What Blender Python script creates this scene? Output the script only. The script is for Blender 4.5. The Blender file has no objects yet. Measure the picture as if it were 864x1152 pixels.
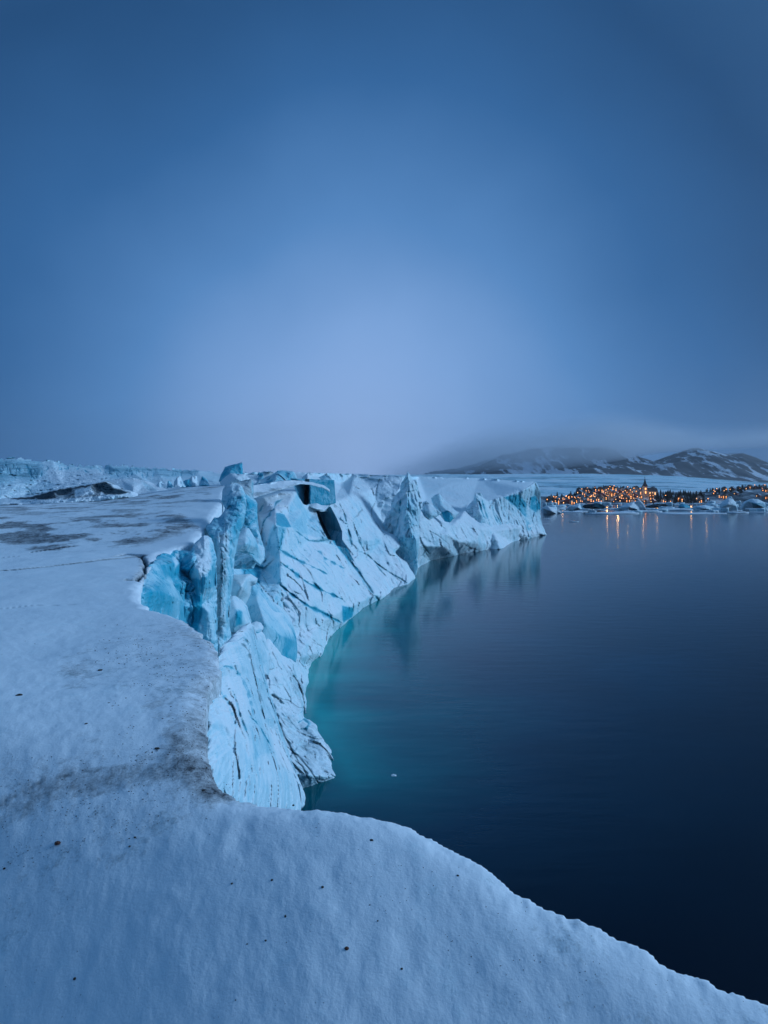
import bpy, math, random
import numpy as np
from mathutils.geometry import delaunay_2d_cdt
from mathutils import Vector

SC = bpy.context.scene
COL = SC.collection
F, CX, HY, H = 768.0, 432.0, 540.0, 30.0
R = math.radians
rng = np.random.default_rng(7)
random.seed(7)

# ------------------------------------------------------------------ noise
def _hash(ix, iy, iz, k=0):
    h = (ix.astype(np.uint32) * np.uint32(374761393) + iy.astype(np.uint32) * np.uint32(668265263)
         + iz.astype(np.uint32) * np.uint32(2147483647 & 1274126177) + np.uint32((k * 974634777) & 0xffffffff))
    h = (h ^ (h >> np.uint32(13))) * np.uint32(1274126177)
    h = (h ^ (h >> np.uint32(16))) * np.uint32(2246822519)
    h = h ^ (h >> np.uint32(15))
    return h.astype(np.float64) / 4294967296.0

def vnoise(P, k=0):
    P = np.asarray(P, dtype=np.float64)
    i = np.floor(P).astype(np.int64); f = P - i
    u = f * f * f * (f * (f * 6 - 15) + 10)
    out = 0
    for dx in (0, 1):
        wx = u[:, 0] if dx else 1 - u[:, 0]
        for dy in (0, 1):
            wy = u[:, 1] if dy else 1 - u[:, 1]
            for dz in (0, 1):
                wz = u[:, 2] if dz else 1 - u[:, 2]
                out = out + wx * wy * wz * _hash(i[:, 0] + dx, i[:, 1] + dy, i[:, 2] + dz, k)
    return out * 2 - 1

def fbm(P, octv=4, k=0, gain=0.5):
    P = np.asarray(P, dtype=np.float64)
    a, s, o = 1.0, 0, 0
    for j in range(octv):
        o = o + a * vnoise(P * (2.03 ** j) + 17.3 * j, k + j); s += a; a *= gain
    return o / s

def ridged(P, octv=4, k=0):
    a, s, o = 1.0, 0, 0
    for j in range(octv):
        o = o + a * (1 - 2 * np.abs(vnoise(np.asarray(P) * (2.1 ** j) + 5.1 * j, k + j))); s += a; a *= 0.5
    return o / s

def chips(P, k=0):
    """broken planar facets: every cell has a plane of its own; returns (height, crack)"""
    P = np.asarray(P, dtype=np.float64)
    i = np.floor(P).astype(np.int64)
    d1 = np.full(len(P), 9.0); d2 = np.full(len(P), 9.0); val = np.zeros(len(P))
    for dx in (-1, 0, 1):
        for dy in (-1, 0, 1):
            for dz in (-1, 0, 1):
                a, b, c = i[:, 0] + dx, i[:, 1] + dy, i[:, 2] + dz
                q = np.stack([a + _hash(a, b, c, k), b + _hash(a, b, c, k + 1), c + _hash(a, b, c, k + 2)], 1)
                v = P - q
                d = np.sqrt((v * v).sum(1))
                g = np.stack([_hash(a, b, c, k + 3), _hash(a, b, c, k + 4), _hash(a, b, c, k + 5)], 1) * 2 - 1
                h = (v * g).sum(1) + 0.35 * (_hash(a, b, c, k + 6) * 2 - 1)
                near = d < d1
                d2 = np.where(near, d1, np.minimum(d2, d))
                val = np.where(near, h, val)
                d1 = np.where(near, d, d1)
    return val, d2 - d1

def sstep(a, b, x):
    t = np.clip((x - a) / (b - a), 0, 1)
    return t * t * (3 - 2 * t)

# ------------------------------------------------------------------ 2-D helpers
def seg_dist(X, Y, poly, closed=False):
    """distance to a polyline and the nearest point on it"""
    pts = np.asarray([(p[0], p[1]) for p in poly], dtype=np.float64)
    best = np.full(X.shape, 1e18); nx = X.copy(); ny = Y.copy()
    n = len(pts)
    for i in range(n if closed else n - 1):
        ax, ay = pts[i]; bx, by = pts[(i + 1) % n]
        dx, dy = bx - ax, by - ay
        L = dx * dx + dy * dy + 1e-12
        t = np.clip(((X - ax) * dx + (Y - ay) * dy) / L, 0, 1)
        qx, qy = ax + t * dx, ay + t * dy
        d = (X - qx) ** 2 + (Y - qy) ** 2
        m = d < best
        best = np.where(m, d, best); nx = np.where(m, qx, nx); ny = np.where(m, qy, ny)
    return np.sqrt(best), nx, ny

def inside(X, Y, poly):
    pts = [(p[0], p[1]) for p in poly]
    c = np.zeros(X.shape, dtype=bool)
    j = len(pts) - 1
    for i in range(len(pts)):
        xi, yi = pts[i]; xj, yj = pts[j]
        if yi != yj:
            c ^= ((yi > Y) != (yj > Y)) & (X < (xj - xi) * (Y - yi) / (yj - yi) + xi)
        j = i
    return c

def sdist(X, Y, poly):
    d = seg_dist(X, Y, poly, True)[0]
    return np.where(inside(X, Y, poly), d, -d)

def W(y):
    return H * F / (y - HY)

def world(X, Y, D):
    return np.stack([(X - CX) / F * D, D, H - (Y - HY) / F * D], 1)

def at(px, py, d):
    return ((px - CX) / F * d, d, H - (py - HY) / F * d)

# ------------------------------------------------------------------ materials
def nt(name):
    m = bpy.data.materials.new(name); m.use_nodes = True
    t = m.node_tree; t.nodes.clear()
    out = t.nodes.new('ShaderNodeOutputMaterial')
    return m, t, out

def N(t, kind, **kw):
    n = t.nodes.new(kind)
    for k, v in kw.items():
        setattr(n, k, v)
    return n

def mathn(t, op, a, b=None, clamp=False):
    n = t.nodes.new('ShaderNodeMath'); n.operation = op; n.use_clamp = clamp
    for i, v in enumerate((a, b)):
        if v is None: continue
        if isinstance(v, (int, float)): n.inputs[i].default_value = v
        else: t.links.new(v, n.inputs[i])
    return n.outputs[0]

def mixc(t, f, a, b):
    n = t.nodes.new('ShaderNodeMix'); n.data_type = 'RGBA'
    for i, v in ((0, f), (6, a), (7, b)):
        if isinstance(v, (int, float)): n.inputs[i].default_value = v
        elif isinstance(v, tuple): n.inputs[i].default_value = (*v, 1) if len(v) == 3 else v
        else: t.links.new(v, n.inputs[i])
    return n.outputs[2]

def noise(t, vec, scale, detail=4, rough=0.55, out='Fac'):
    n = t.nodes.new('ShaderNodeTexNoise')
    n.inputs['Scale'].default_value = scale; n.inputs['Detail'].default_value = detail
    n.inputs['Roughness'].default_value = rough
    t.links.new(vec, n.inputs['Vector'])
    return n.outputs[out]

def ramp(t, fac, stops, interp='LINEAR'):
    n = t.nodes.new('ShaderNodeValToRGB'); n.color_ramp.interpolation = interp
    e = n.color_ramp.elements
    while len(e) < len(stops): e.new(0.5)
    for el, (p, c) in zip(e, stops):
        el.position = p; el.color = (*c, 1) if isinstance(c, tuple) else (c, c, c, 1)
    t.links.new(fac, n.inputs[0])
    return n.outputs[0]

def maprange(t, v, a, b, c=0.0, d=1.0):
    n = t.nodes.new('ShaderNodeMapRange')
    n.inputs[1].default_value = a; n.inputs[2].default_value = b
    n.inputs[3].default_value = c; n.inputs[4].default_value = d
    t.links.new(v, n.inputs[0])
    return n.outputs[0]

def ice_material(name, unit=1.0, bump=0.6, streak=(1, 1, 0.25), bare=0.11):
    """unit: size in metres of the finest visible grain"""
    m, t, out = nt(name)
    tc = N(t, 'ShaderNodeTexCoord'); at_ = N(t, 'ShaderNodeAttribute', attribute_name='paint')
    sep = N(t, 'ShaderNodeSeparateColor'); t.links.new(at_.outputs['Color'], sep.inputs[0])
    ice, dirt, dark = sep.outputs
    vec = tc.outputs['Object']
    mp = N(t, 'ShaderNodeMapping'); t.links.new(vec, mp.inputs[0]); mp.inputs['Scale'].default_value = streak
    sv = mp.outputs[0]
    n1 = noise(t, sv, 0.12 / unit, 5, 0.6)
    n2 = noise(t, vec, 0.5 / unit, 6, 0.6)
    n3 = noise(t, vec, 2.2 / unit, 3, 0.6)
    v = mathn(t, 'ADD', ice, mathn(t, 'MULTIPLY', mathn(t, 'SUBTRACT', n1, 0.5), 0.55))
    v = mathn(t, 'ADD', v, mathn(t, 'MULTIPLY', mathn(t, 'SUBTRACT', n2, 0.5), 0.30), True)
    geo = N(t, 'ShaderNodeNewGeometry'); sg = N(t, 'ShaderNodeSeparateXYZ'); t.links.new(geo.outputs['Normal'], sg.inputs[0])
    vn = noise(t, sv, 0.30 / unit, 3, 0.6)
    vein = mathn(t, 'SUBTRACT', 1.0, mathn(t, 'MULTIPLY', mathn(t, 'ABSOLUTE', mathn(t, 'SUBTRACT', vn, 0.5)), 34.0), True)
    v = mathn(t, 'ADD', v, mathn(t, 'MULTIPLY', vein, mathn(t, 'MULTIPLY', ice, 0.42)))
    # snow only holds where the surface is not too steep; the steep faces are bare ice
    v = mathn(t, 'ADD', v, maprange(t, sg.outputs[2], 0.1, 0.75, bare, -0.10), True)
    base = ramp(t, v, [(0.0, (0.84, 0.89, 0.92)), (0.25, (0.70, 0.86, 0.91)), (0.52, (0.40, 0.73, 0.83)),
                       (0.75, (0.09, 0.48, 0.62)), (1.0, (0.02, 0.42, 0.58))])
    # wind-blown grit and dust in the snow
    dn = mathn(t, 'ADD', mathn(t, 'ADD', mathn(t, 'MULTIPLY', n1, 0.35), mathn(t, 'MULTIPLY', n2, 0.4)), mathn(t, 'MULTIPLY', n3, 0.25))
    dm = mathn(t, 'MULTIPLY', mathn(t, 'SUBTRACT', mathn(t, 'ADD', mathn(t, 'MULTIPLY', dirt, 0.75), dn), 0.62), 3.2, True)
    base = mixc(t, dm, base, (0.07, 0.075, 0.085))
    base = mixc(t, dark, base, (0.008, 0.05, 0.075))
    p = N(t, 'ShaderNodeBsdfPrincipled')
    t.links.new(base, p.inputs['Base Color'])
    t.links.new(maprange(t, v, 0.2, 0.9, 0.65, 0.28), p.inputs['Roughness'])
    sp = mathn(t, 'MULTIPLY', mathn(t, 'SUBTRACT', 1.0, mathn(t, 'MAXIMUM', dark, mathn(t, 'MULTIPLY', dm, 0.8)), True), 0.28)
    t.links.new(sp, p.inputs['Specular IOR Level'])
    p.inputs['IOR'].default_value = 1.31
    b = N(t, 'ShaderNodeBump'); b.inputs['Strength'].default_value = bump
    b.inputs['Distance'].default_value = 0.5 * unit
    hh = mathn(t, 'ADD', mathn(t, 'ADD', n2, mathn(t, 'MULTIPLY', n3, 0.4)), mathn(t, 'MULTIPLY', mathn(t, 'ABSOLUTE', mathn(t, 'SUBTRACT', n1, 0.5)), 1.6))
    t.links.new(hh, b.inputs['Height'])
    t.links.new(b.outputs[0], p.inputs['Normal'])
    t.links.new(p.outputs[0], out.inputs[0])
    return m

def plain(name, c, rough=0.7, nscale=None, amount=0.3):
    m, t, out = nt(name)
    p = N(t, 'ShaderNodeBsdfPrincipled'); p.inputs['Roughness'].default_value = rough
    tc = N(t, 'ShaderNodeTexCoord')
    n = noise(t, tc.outputs['Object'], nscale or 1.0, 4)
    lo = tuple(x * (1 - amount) for x in c); hi = tuple(min(1, x * (1 + amount)) for x in c)
    t.links.new(ramp(t, n, [(0.3, lo), (0.7, hi)]), p.inputs['Base Color'])
    t.links.new(p.outputs[0], out.inputs[0])
    return m

def emit(name, c, s):
    m, t, out = nt(name)
    e = N(t, 'ShaderNodeEmission'); e.inputs[0].default_value = (*c, 1); e.inputs[1].default_value = s
    t.links.new(e.outputs[0], out.inputs[0])
    return m

# ------------------------------------------------------------------ objects
def tag(o, label=None, cat=None, group=None, kind=None):
    if label: o['label'] = label
    if cat: o['category'] = cat
    if group: o['group'] = group
    if kind: o['kind'] = kind
    return o

def link(name, me, mat, parent=None):
    o = bpy.data.objects.new(name, me)
    if mat: me.materials.append(mat)
    COL.objects.link(o)
    if parent: o.parent = parent
    return o

def mesh_np(name, V, Fc, paint=None, smooth=True):
    me = bpy.data.meshes.new(name)
    V = np.asarray(V, dtype=np.float32)
    if isinstance(Fc, np.ndarray):
        k = Fc.shape[1]
        me.vertices.add(len(V)); me.vertices.foreach_set('co', V.ravel())
        me.loops.add(Fc.size); me.loops.foreach_set('vertex_index', Fc.astype(np.int32).ravel())
        me.polygons.add(len(Fc)); me.polygons.foreach_set('loop_start', np.arange(0, Fc.size, k, dtype=np.int32))
        me.update(calc_edges=True)
    else:
        me.from_pydata(V.tolist(), [], Fc); me.update()
    me.validate()
    me.polygons.foreach_set('use_smooth', np.full(len(me.polygons), smooth))
    if paint is not None:
        a = me.color_attributes.new('paint', 'FLOAT_COLOR', 'POINT')
        c = np.ones((len(V), 4), dtype=np.float32); c[:, :3] = np.clip(paint, 0, 1)
        a.data.foreach_set('color', c.ravel())
    return me

def interp_depth(ctrl, creases, X, Y):
    """piecewise planar facets through the control points (linear in 1/depth = flat in space)"""
    pts = []; val = []; idx = {}
    def add(p):
        key = (round(p[0], 2), round(p[1], 2))
        if key not in idx:
            idx[key] = len(pts); pts.append(Vector((p[0], p[1])))
            val.append(1.0 / (p[2] if len(p) > 2 and p[2] else W(p[1])))
        return idx[key]
    for p in ctrl: add(p)
    edges = []
    for c in creases:
        ids = [add(p) for p in c]
        edges += list(zip(ids[:-1], ids[1:]))
    vs, es, fs, ov, oe, of = delaunay_2d_cdt(pts, edges, [], 0, 1e-4)
    vals = np.zeros(len(vs)); P0 = np.array([(p.x, p.y) for p in pts]); V0 = np.array(val)
    for i, o in enumerate(ov):
        if len(o): vals[i] = V0[o[0]]
        else:
            d = ((P0 - np.array((vs[i].x, vs[i].y))) ** 2).sum(1); j = np.argsort(d)[:3]
            w = 1 / (d[j] + 1e-3); vals[i] = (V0[j] * w).sum() / w.sum()
    out = np.full(X.shape, np.nan)
    for f in fs:
        (x0, y0), (x1, y1), (x2, y2) = [(vs[k].x, vs[k].y) for k in f[:3]]
        det = (y1 - y2) * (x0 - x2) + (x2 - x1) * (y0 - y2)
        if abs(det) < 1e-9: continue
        sel = np.where((X >= min(x0, x1, x2) - .01) & (X <= max(x0, x1, x2) + .01) & (Y >= min(y0, y1, y2) - .01) & (Y <= max(y0, y1, y2) + .01))[0]
        if not len(sel): continue
        xs, ys = X[sel], Y[sel]
        a = ((y1 - y2) * (xs - x2) + (x2 - x1) * (ys - y2)) / det
        b = ((y2 - y0) * (xs - x2) + (x0 - x2) * (ys - y2)) / det
        c = 1 - a - b
        ok = (a > -1e-4) & (b > -1e-4) & (c > -1e-4)
        out[sel[ok]] = (a * vals[f[0]] + b * vals[f[1]] + c * vals[f[2]])[ok]
    bad = np.where(np.isnan(out))[0]
    if len(bad):
        good = np.where(~np.isnan(out))[0]
        for s in range(0, len(bad), 400):
            bb = bad[s:s + 400]
            d = (X[bb][:, None] - P0[:, 0]) ** 2 + (Y[bb][:, None] - P0[:, 1]) ** 2
            w = 1 / (d + 0.05) ** 2
            out[bb] = (w * V0).sum(1) / w.sum(1)
    return 1.0 / out

def piece(name, outline, inner=(), creases=(), paint=(), cracks=(), base=(0.25, 0, 0), thick=0, rnd=0.0,
          amp=0.3, size=3.0, chip=0.5, aniso=(1, 1, 1), step=0.9, seed=0, mat=None, jag=0.0, skirt=True, flute=0.0,
          label=None, cat=None, kind=None, group=None, sharp=False, soft=1.2, holes=()):
    xs = [p[0] for p in outline]; ys = [p[1] for p in outline]
    gx = np.arange(min(xs) - step, max(xs) + step * 1.5, step); gy = np.arange(min(ys) - step, max(ys) + step * 1.5, step)
    nx, ny = len(gx), len(gy)
    X, Y = np.meshgrid(gx, gy); X = X.ravel(); Y = Y.ravel()
    # jagged outline
    ol = []
    if jag > 0:
        for i in range(len(outline)):
            a, b = outline[i], outline[(i + 1) % len(outline)]
            L = math.hypot(b[0] - a[0], b[1] - a[1]); n = max(1, int(L / 2.2))
            for k in range(n):
                t_ = k / n; j = 0 if k == 0 else jag
                ol.append((a[0] + (b[0] - a[0]) * t_ + rng.uniform(-j, j), a[1] + (b[1] - a[1]) * t_ + rng.uniform(-j, j)))
    else:
        ol = [(p[0], p[1]) for p in outline]
    cxm = X.reshape(ny, nx); cym = Y.reshape(ny, nx)
    ccx = (cxm[:-1, :-1] + cxm[1:, 1:]) / 2; ccy = (cym[:-1, :-1] + cym[1:, 1:]) / 2
    keep = inside(ccx.ravel(), ccy.ravel(), ol).reshape(ny - 1, nx - 1)
    for ho in holes:
        keep &= ~inside(ccx.ravel(), ccy.ravel(), ho).reshape(ny - 1, nx - 1)
    jj, ii = np.where(keep)
    v0 = jj * nx + ii
    quads = np.stack([v0, v0 + nx, v0 + nx + 1, v0 + 1], 1)
    cnt = np.zeros(nx * ny, int)
    for k in range(4): np.add.at(cnt, quads[:, k], 1)
    used = np.where(cnt > 0)[0]
    remap = -np.ones(nx * ny, int); remap[used] = np.arange(len(used))
    quads = remap[quads]
    X, Y, cnt = X[used], Y[used], cnt[used]
    bd = cnt < 4
    dd, qx, qy = seg_dist(X, Y, ol, True)
    for ho in holes:
        d2_, hx, hy = seg_dist(X, Y, ho, True); m_ = d2_ < dd
        dd = np.where(m_, d2_, dd); qx = np.where(m_, hx, qx); qy = np.where(m_, hy, qy)
    X = np.where(bd, qx, X); Y = np.where(bd, qy, Y)
    dd = np.where(bd, 0, dd)
    D = interp_depth(list(outline) + list(inner), creases, X, Y)
    P = world(X, Y, D)
    if soft:
        G = np.zeros(nx * ny); Wt = np.zeros(nx * ny); G[used] = 1 / D; Wt[used] = 1
        G = G.reshape(ny, nx); Wt = Wt.reshape(ny, nx)
        for it in range(max(1, int(round((soft / step) ** 2)))):
            for ax in (0, 1):
                G = 0.5 * G + 0.25 * (np.roll(G, 1, ax) + np.roll(G, -1, ax)); Wt = 0.5 * Wt + 0.25 * (np.roll(Wt, 1, ax) + np.roll(Wt, -1, ax))
        D = (Wt / np.maximum(G, 1e-9)).ravel()[used]
    A = np.array(aniso)
    m_px = D / F
    if amp:
        q = P / size * A + seed * 3.7
        D = D + amp * (fbm(q, 5, seed) * 1.2)
        if chip:
            c1, e1 = chips(q * 0.9 + 9.1, seed + 20)
            c2, e2 = chips(q * 2.3 + 3.3, seed + 40)
            D = D + amp * chip * (c1 * 1.3 + c2 * 0.5)
    if flute:
        q = P * np.array([1, 1, 0.12]) / (size * 0.35) + seed
        D = D + flute * ridged(q, 3, seed + 7)
    pc = np.tile(np.array(base, dtype=float), (len(X), 1))
    wob = 0.8 * fbm(np.stack([X, Y, X * 0], 1) / 4.0, 3, seed + 3)
    for pnt in paint:
        poly, val, feather = pnt
        s = sdist(X + wob * 1.0, Y + wob * 1.0, poly)
        mk = sstep(-feather / 2, feather / 2, s)[:, None]
        pc = pc * (1 - mk) + np.array(val) * mk
    for cr in cracks:
        line, w, dep, dark = cr[:4]; bl = cr[4] if len(cr) > 4 else 0.6
        d_, _, _ = seg_dist(X + wob * 0.9, Y + wob * 0.9, line)
        # taper to the ends
        e = np.minimum(np.hypot(X - line[0][0], Y - line[0][1]), np.hypot(X - line[-1][0], Y - line[-1][1]))
        tw = w * 0.62 * (0.3 + 0.7 * sstep(0, 10, e)) * np.clip(1 + 1.3 * vnoise(np.stack([X / 5, Y / 5, X * 0 + w], 1), 51), 0.25, 1.9)
        g = np.exp(-(d_ / tw) ** 2)
        D = D + 0.55 * dep * g
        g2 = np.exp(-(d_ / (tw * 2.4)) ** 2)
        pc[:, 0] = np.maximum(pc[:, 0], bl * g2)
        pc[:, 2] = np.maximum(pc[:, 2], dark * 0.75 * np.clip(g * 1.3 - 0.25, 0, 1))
    if rnd:
        s = np.clip(dd * m_px / rnd, 0, 1)
        D = D + rnd * (1 - np.sqrt(np.clip(1 - (1 - s) ** 2, 0, 1)))
    V = world(X, Y, D)
    n0 = len(V)
    if thick:
        s = np.clip(dd * m_px / (thick * 0.6), 0, 1)
        back = V + np.stack([0 * s, 0.05 + thick * np.sqrt(np.clip(1 - (1 - s) ** 2, 0, 1)), 0 * s], 1)
        back[bd] = V[bd]
        bi = np.arange(n0) + n0
        bi[bd] = np.where(bd)[0]
        # compact the back vertices
        nb = np.where(~bd)[0]; mp_ = np.arange(n0); mp_[nb] = n0 + np.arange(len(nb))
        Vall = np.concatenate([V, back[nb]]); q2 = mp_[quads][:, ::-1]
        Fall = np.concatenate([quads, q2]); pcall = np.concatenate([pc, pc[nb]])
        me = mesh_np(name, Vall, Fall, pcall, not sharp)
    else:
        me = mesh_np(name, V, quads, pc, not sharp)
    o = link(name, me, mat)
    tag(o, label, cat, group, kind)
    return o

# ================================================================== CAMERA, WORLD, LIGHT
cam = bpy.data.cameras.new('camera'); co = bpy.data.objects.new('camera', cam); COL.objects.link(co)
co.location = (0, 0, H); co.rotation_euler = (R(90), 0, 0)
cam.sensor_fit = 'VERTICAL'; cam.sensor_height = 36; cam.lens = 36 * F / 1152
cam.shift_y = -36 / 1152
cam.clip_start = 0.1; cam.clip_end = 60000
SC.camera = co

wd = bpy.data.worlds.new('World'); SC.world = wd; wd.use_nodes = True
t = wd.node_tree; t.nodes.clear()
out = N(t, 'ShaderNodeOutputWorld'); bg = N(t, 'ShaderNodeBackground')
tc = N(t, 'ShaderNodeTexCoord')
nrm = N(t, 'ShaderNodeVectorMath', operation='NORMALIZE'); t.links.new(tc.outputs['Generated'], nrm.inputs[0])
dirv = nrm.outputs[0]
sxyz = N(t, 'ShaderNodeSeparateXYZ'); t.links.new(dirv, sxyz.inputs[0])
dot = N(t, 'ShaderNodeVectorMath', operation='DOT_PRODUCT'); t.links.new(dirv, dot.inputs[0])
cdir = Vector((-0.045, 1.0, 0.035)).normalized(); dot.inputs[1].default_value = cdir
cn = noise(t, dirv, 2.2, 4, 0.5)
ang = mathn(t, 'ARCCOSINE', dot.outputs['Value'])
ang = mathn(t, 'ADD', ang, mathn(t, 'MULTIPLY', mathn(t, 'SUBTRACT', cn, 0.5), 0.22))
sky = ramp(t, mathn(t, 'DIVIDE', ang, 3.1416), [
    (0.00, (0.300, 0.470, 0.810)), (0.05, (0.205, 0.375, 0.700)), (0.105, (0.088, 0.235, 0.515)),
    (0.16, (0.032, 0.125, 0.320)), (0.21, (0.016, 0.070, 0.190)), (0.33, (0.05, 0.145, 0.31)),
    (0.46, (0.085, 0.235, 0.50)), (0.62, (0.045, 0.135, 0.31)), (1.0, (0.012, 0.040, 0.10))])
# grey-violet murk low over the far shore
low = mathn(t, 'MULTIPLY', maprange(t, sxyz.outputs[2], 0.16, 0.02, 0, 1), maprange(t, sxyz.outputs[0], -0.35, 0.45, 0.25, 1))
low = mathn(t, 'MULTIPLY', low, 0.22, True)
sky = mixc(t, low, sky, (0.115, 0.195, 0.345))
ns = N(t, 'ShaderNodeTexSky', sky_type='NISHITA', sun_disc=False)
ns.sun_elevation = R(21.6); ns.sun_rotation = R(82)
sc_ = N(t, 'ShaderNodeVectorMath', operation='SCALE'); t.links.new(ns.outputs[0], sc_.inputs[0]); sc_.inputs['Scale'].default_value = 0.0015
ad = N(t, 'ShaderNodeVectorMath', operation='ADD'); t.links.new(sky, ad.inputs[0]); t.links.new(sc_.outputs[0], ad.inputs[1])
t.links.new(ad.outputs[0], bg.inputs[0]); bg.inputs[1].default_value = 1.0
t.links.new(bg.outputs[0], out.inputs[0])

sl = bpy.data.lights.new('sun', 'SUN'); so = bpy.data.objects.new('sun', sl); COL.objects.link(so)
sl.energy = 2.2; sl.angle = R(20); sl.color = (0.47, 0.71, 1.0)
sdir = Vector((0.90, 0.12, 0.36)).normalized()
so.rotation_euler = sdir.to_track_quat('Z', 'Y').to_euler()

SC.view_settings.view_transform = 'Standard'; SC.view_settings.look = 'None'
SC.view_settings.exposure = 0.03; SC.view_settings.gamma = 1; SC.view_settings.use_curve_mapping = False
SC.render.engine = 'CYCLES'
SC.cycles.use_denoising = True
try: SC.cycles.denoiser = 'OPENIMAGEDENOISE'
except Exception: pass
SC.cycles.max_bounces = 5; SC.cycles.diffuse_bounces = 3; SC.cycles.glossy_bounces = 3
SC.cycles.volume_bounces = 2; SC.cycles.transparent_max_bounces = 6
SC.cycles.use_adaptive_sampling = True; SC.cycles.adaptive_threshold = 0.02
SC.cycles.sample_clamp_indirect = 4

# ================================================================== THE LAKE
SHORE = [(300, 905), (345, 900), (388, 893), (399.5, 888), (398, 870), (392, 865), (382, 844), (372, 830), (364, 820), (363.5, 807), (356, 799), (349, 794),
         (343.5, 778), (351, 768), (350.5, 757), (355, 747), (368, 736.5), (371, 726), (383, 712), (395, 702), (410, 690), (428, 681),
         (446, 672), (464, 662.5), (469.6, 652.7), (466, 647), (476.7, 639), (484.8, 633.4), (500, 630), (515, 627), (546, 622.5),
         (573, 618.5), (556, 613), (554, 611.5), (565, 610.5), (596, 607), (616, 602)]
shore_plan = [((x - CX) / F * W(y), W(y)) for x, y in SHORE]

def lake():
    us = np.linspace(-1.1, 1.1, 420); ys = np.geomspace(6, 9000, 420)
    U, Y = np.meshgrid(us, ys); X = (U * Y).ravel(); Y = Y.ravel()
    d, _, _ = seg_dist(X, Y, shore_plan)
    wob = fbm(np.stack([X / 22, Y / 22, X * 0], 1), 4, 5)
    d2 = np.maximum(d * (1 - 0.5 * wob), 0)
    # glacial silt hangs in the water along the ice
    near = sstep(300, 60, Y)
    sil = np.exp(-d2 / (6.0 + 9 * sstep(60, 130, Y) * near)) * (0.25 + 0.75 * near) * sstep(40, 110, Y) \
        + 0.24 * np.exp(-d2 / 24.0) * near * sstep(35, 75, Y)
    pc = np.stack([sil, np.exp(-d2 / 3.0), 0 * sil], 1)
    nx = len(us); i = np.arange((len(ys) - 1) * nx).reshape(-1, nx)[:, :-1].ravel()
    q = np.stack([i, i + 1, i + nx + 1, i + nx], 1)
    me = mesh_np('lake', np.stack([X, Y, X * 0], 1), q, pc)
    m, t, out = nt('lake_water')
    p = N(t, 'ShaderNodeBsdfPrincipled'); a = N(t, 'ShaderNodeAttribute', attribute_name='paint')
    s = N(t, 'ShaderNodeSeparateColor'); t.links.new(a.outputs['Color'], s.inputs[0])
    tc = N(t, 'ShaderNodeTexCoord')
    mp = N(t, 'ShaderNodeMapping'); t.links.new(tc.outputs['Object'], mp.inputs[0]); mp.inputs['Scale'].default_value = (0.35, 1.0, 1)
    n = noise(t, mp.outputs[0], 0.09, 5, 0.6)
    v = mathn(t, 'MULTIPLY', s.outputs[0], maprange(t, n, 0.3, 0.7, 0.72, 1.18), True)
    c = ramp(t, v, [(0.0, (0.0005, 0.004, 0.011)), (0.12, (0.001, 0.030, 0.058)), (0.4, (0.001, 0.12, 0.15)), (1.0, (0.002, 0.40, 0.39))])
    t.links.new(c, p.inputs['Base Color'])
    p.inputs['IOR'].default_value = 1.33; p.inputs['Roughness'].default_value = 0.10
    w1 = noise(t, mp.outputs[0], 0.5, 4, 0.55); w2 = noise(t, mp.outputs[0], 3.0, 3, 0.5)
    b = N(t, 'ShaderNodeBump'); b.inputs['Strength'].default_value = 0.10; b.inputs['Distance'].default_value = 0.35
    t.links.new(mathn(t, 'ADD', w1, mathn(t, 'MULTIPLY', w2, 0.2)), b.inputs['Height'])
    t.links.new(b.outputs[0], p.inputs['Normal'])
    t.links.new(p.outputs[0], out.inputs[0])
    tag(link('water', me, m), kind='structure')
lake()

M_snow = ice_material('plateau_snow', 0.10, 0.34, (1, 1, 1), 0.05)
M_ice_near = ice_material('near_ice', 0.45, 0.6)
M_ice = ice_material('glacier_ice', 0.9, 0.7)
M_cave = ice_material('cave_ice', 0.9, 0.5, (1, 1, 0.25), 0.0)
M_far = ice_material('far_glacier_ice', 3.0, 0.8)

# ================================================================== THE SNOW PLATEAU (camera side)
# image rows the surface passes through, per distance
_PD0 = np.array([3.0, 5.0, 7.5, 10, 11, 12, 13, 14.3, 16, 18, 22, 25.6, 30, 41, 57, 63, 66, 80, 100, 125, 150, 260])
_PY0 = np.array([3900, 2230, 1700, 1216, 1102, 1017, 953, 897, 845, 798, 748, 718, 691, 650, 620, 604, 593, 572, 557, 549, 545, 542.0])
_lg = np.linspace(math.log(3), math.log(260), 900)
_hh = np.interp(_lg, np.log(_PD0), (_PY0 - HY) * _PD0 / F)
_kern = np.hanning(61); _kern /= _kern.sum()
_hh = np.convolve(np.pad(_hh, 30, mode='edge'), _kern, mode='valid')
_PD = np.exp(_lg); _PY = HY + F * _hh / _PD
def row_of(d, px):
    y = np.interp(np.log(d), np.log(_PD), _PY)
    low = np.interp(px, [-300, 0, 40, 110, 150, 200, 250, 300], [24, 20, 18, 15, 10, 4, 0, 0])
    return y + low * sstep(60, 130, d)
def dist_of(px, y):
    ds = np.geomspace(4, 250, 900)
    r = row_of(ds, px)
    return float(np.interp(-y, -r, ds))
EDGE = [(1100, 1260), (960, 1160), (864, 1112), (800, 1085), (740, 1058), (700, 1038), (650, 1012), (605, 1002), (590, 995), (560, 975), (530, 955),
        (490, 930), (450, 912), (400, 903), (330, 893), (290, 888), (268, 880), (250, 868), (240, 855), (236, 840), (231, 815), (232, 792), (236, 768),
        (246, 752), (247, 738), (239, 722), (226, 710), (215, 702), (190, 688), (170, 684), (157, 675), (158, 655), (166, 638), (180, 624), (196, 617),
        (215, 613), (226, 603), (232, 594), (240, 580), (250, 566), (253, 552), (262, 547)]
edge_plan = []
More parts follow.
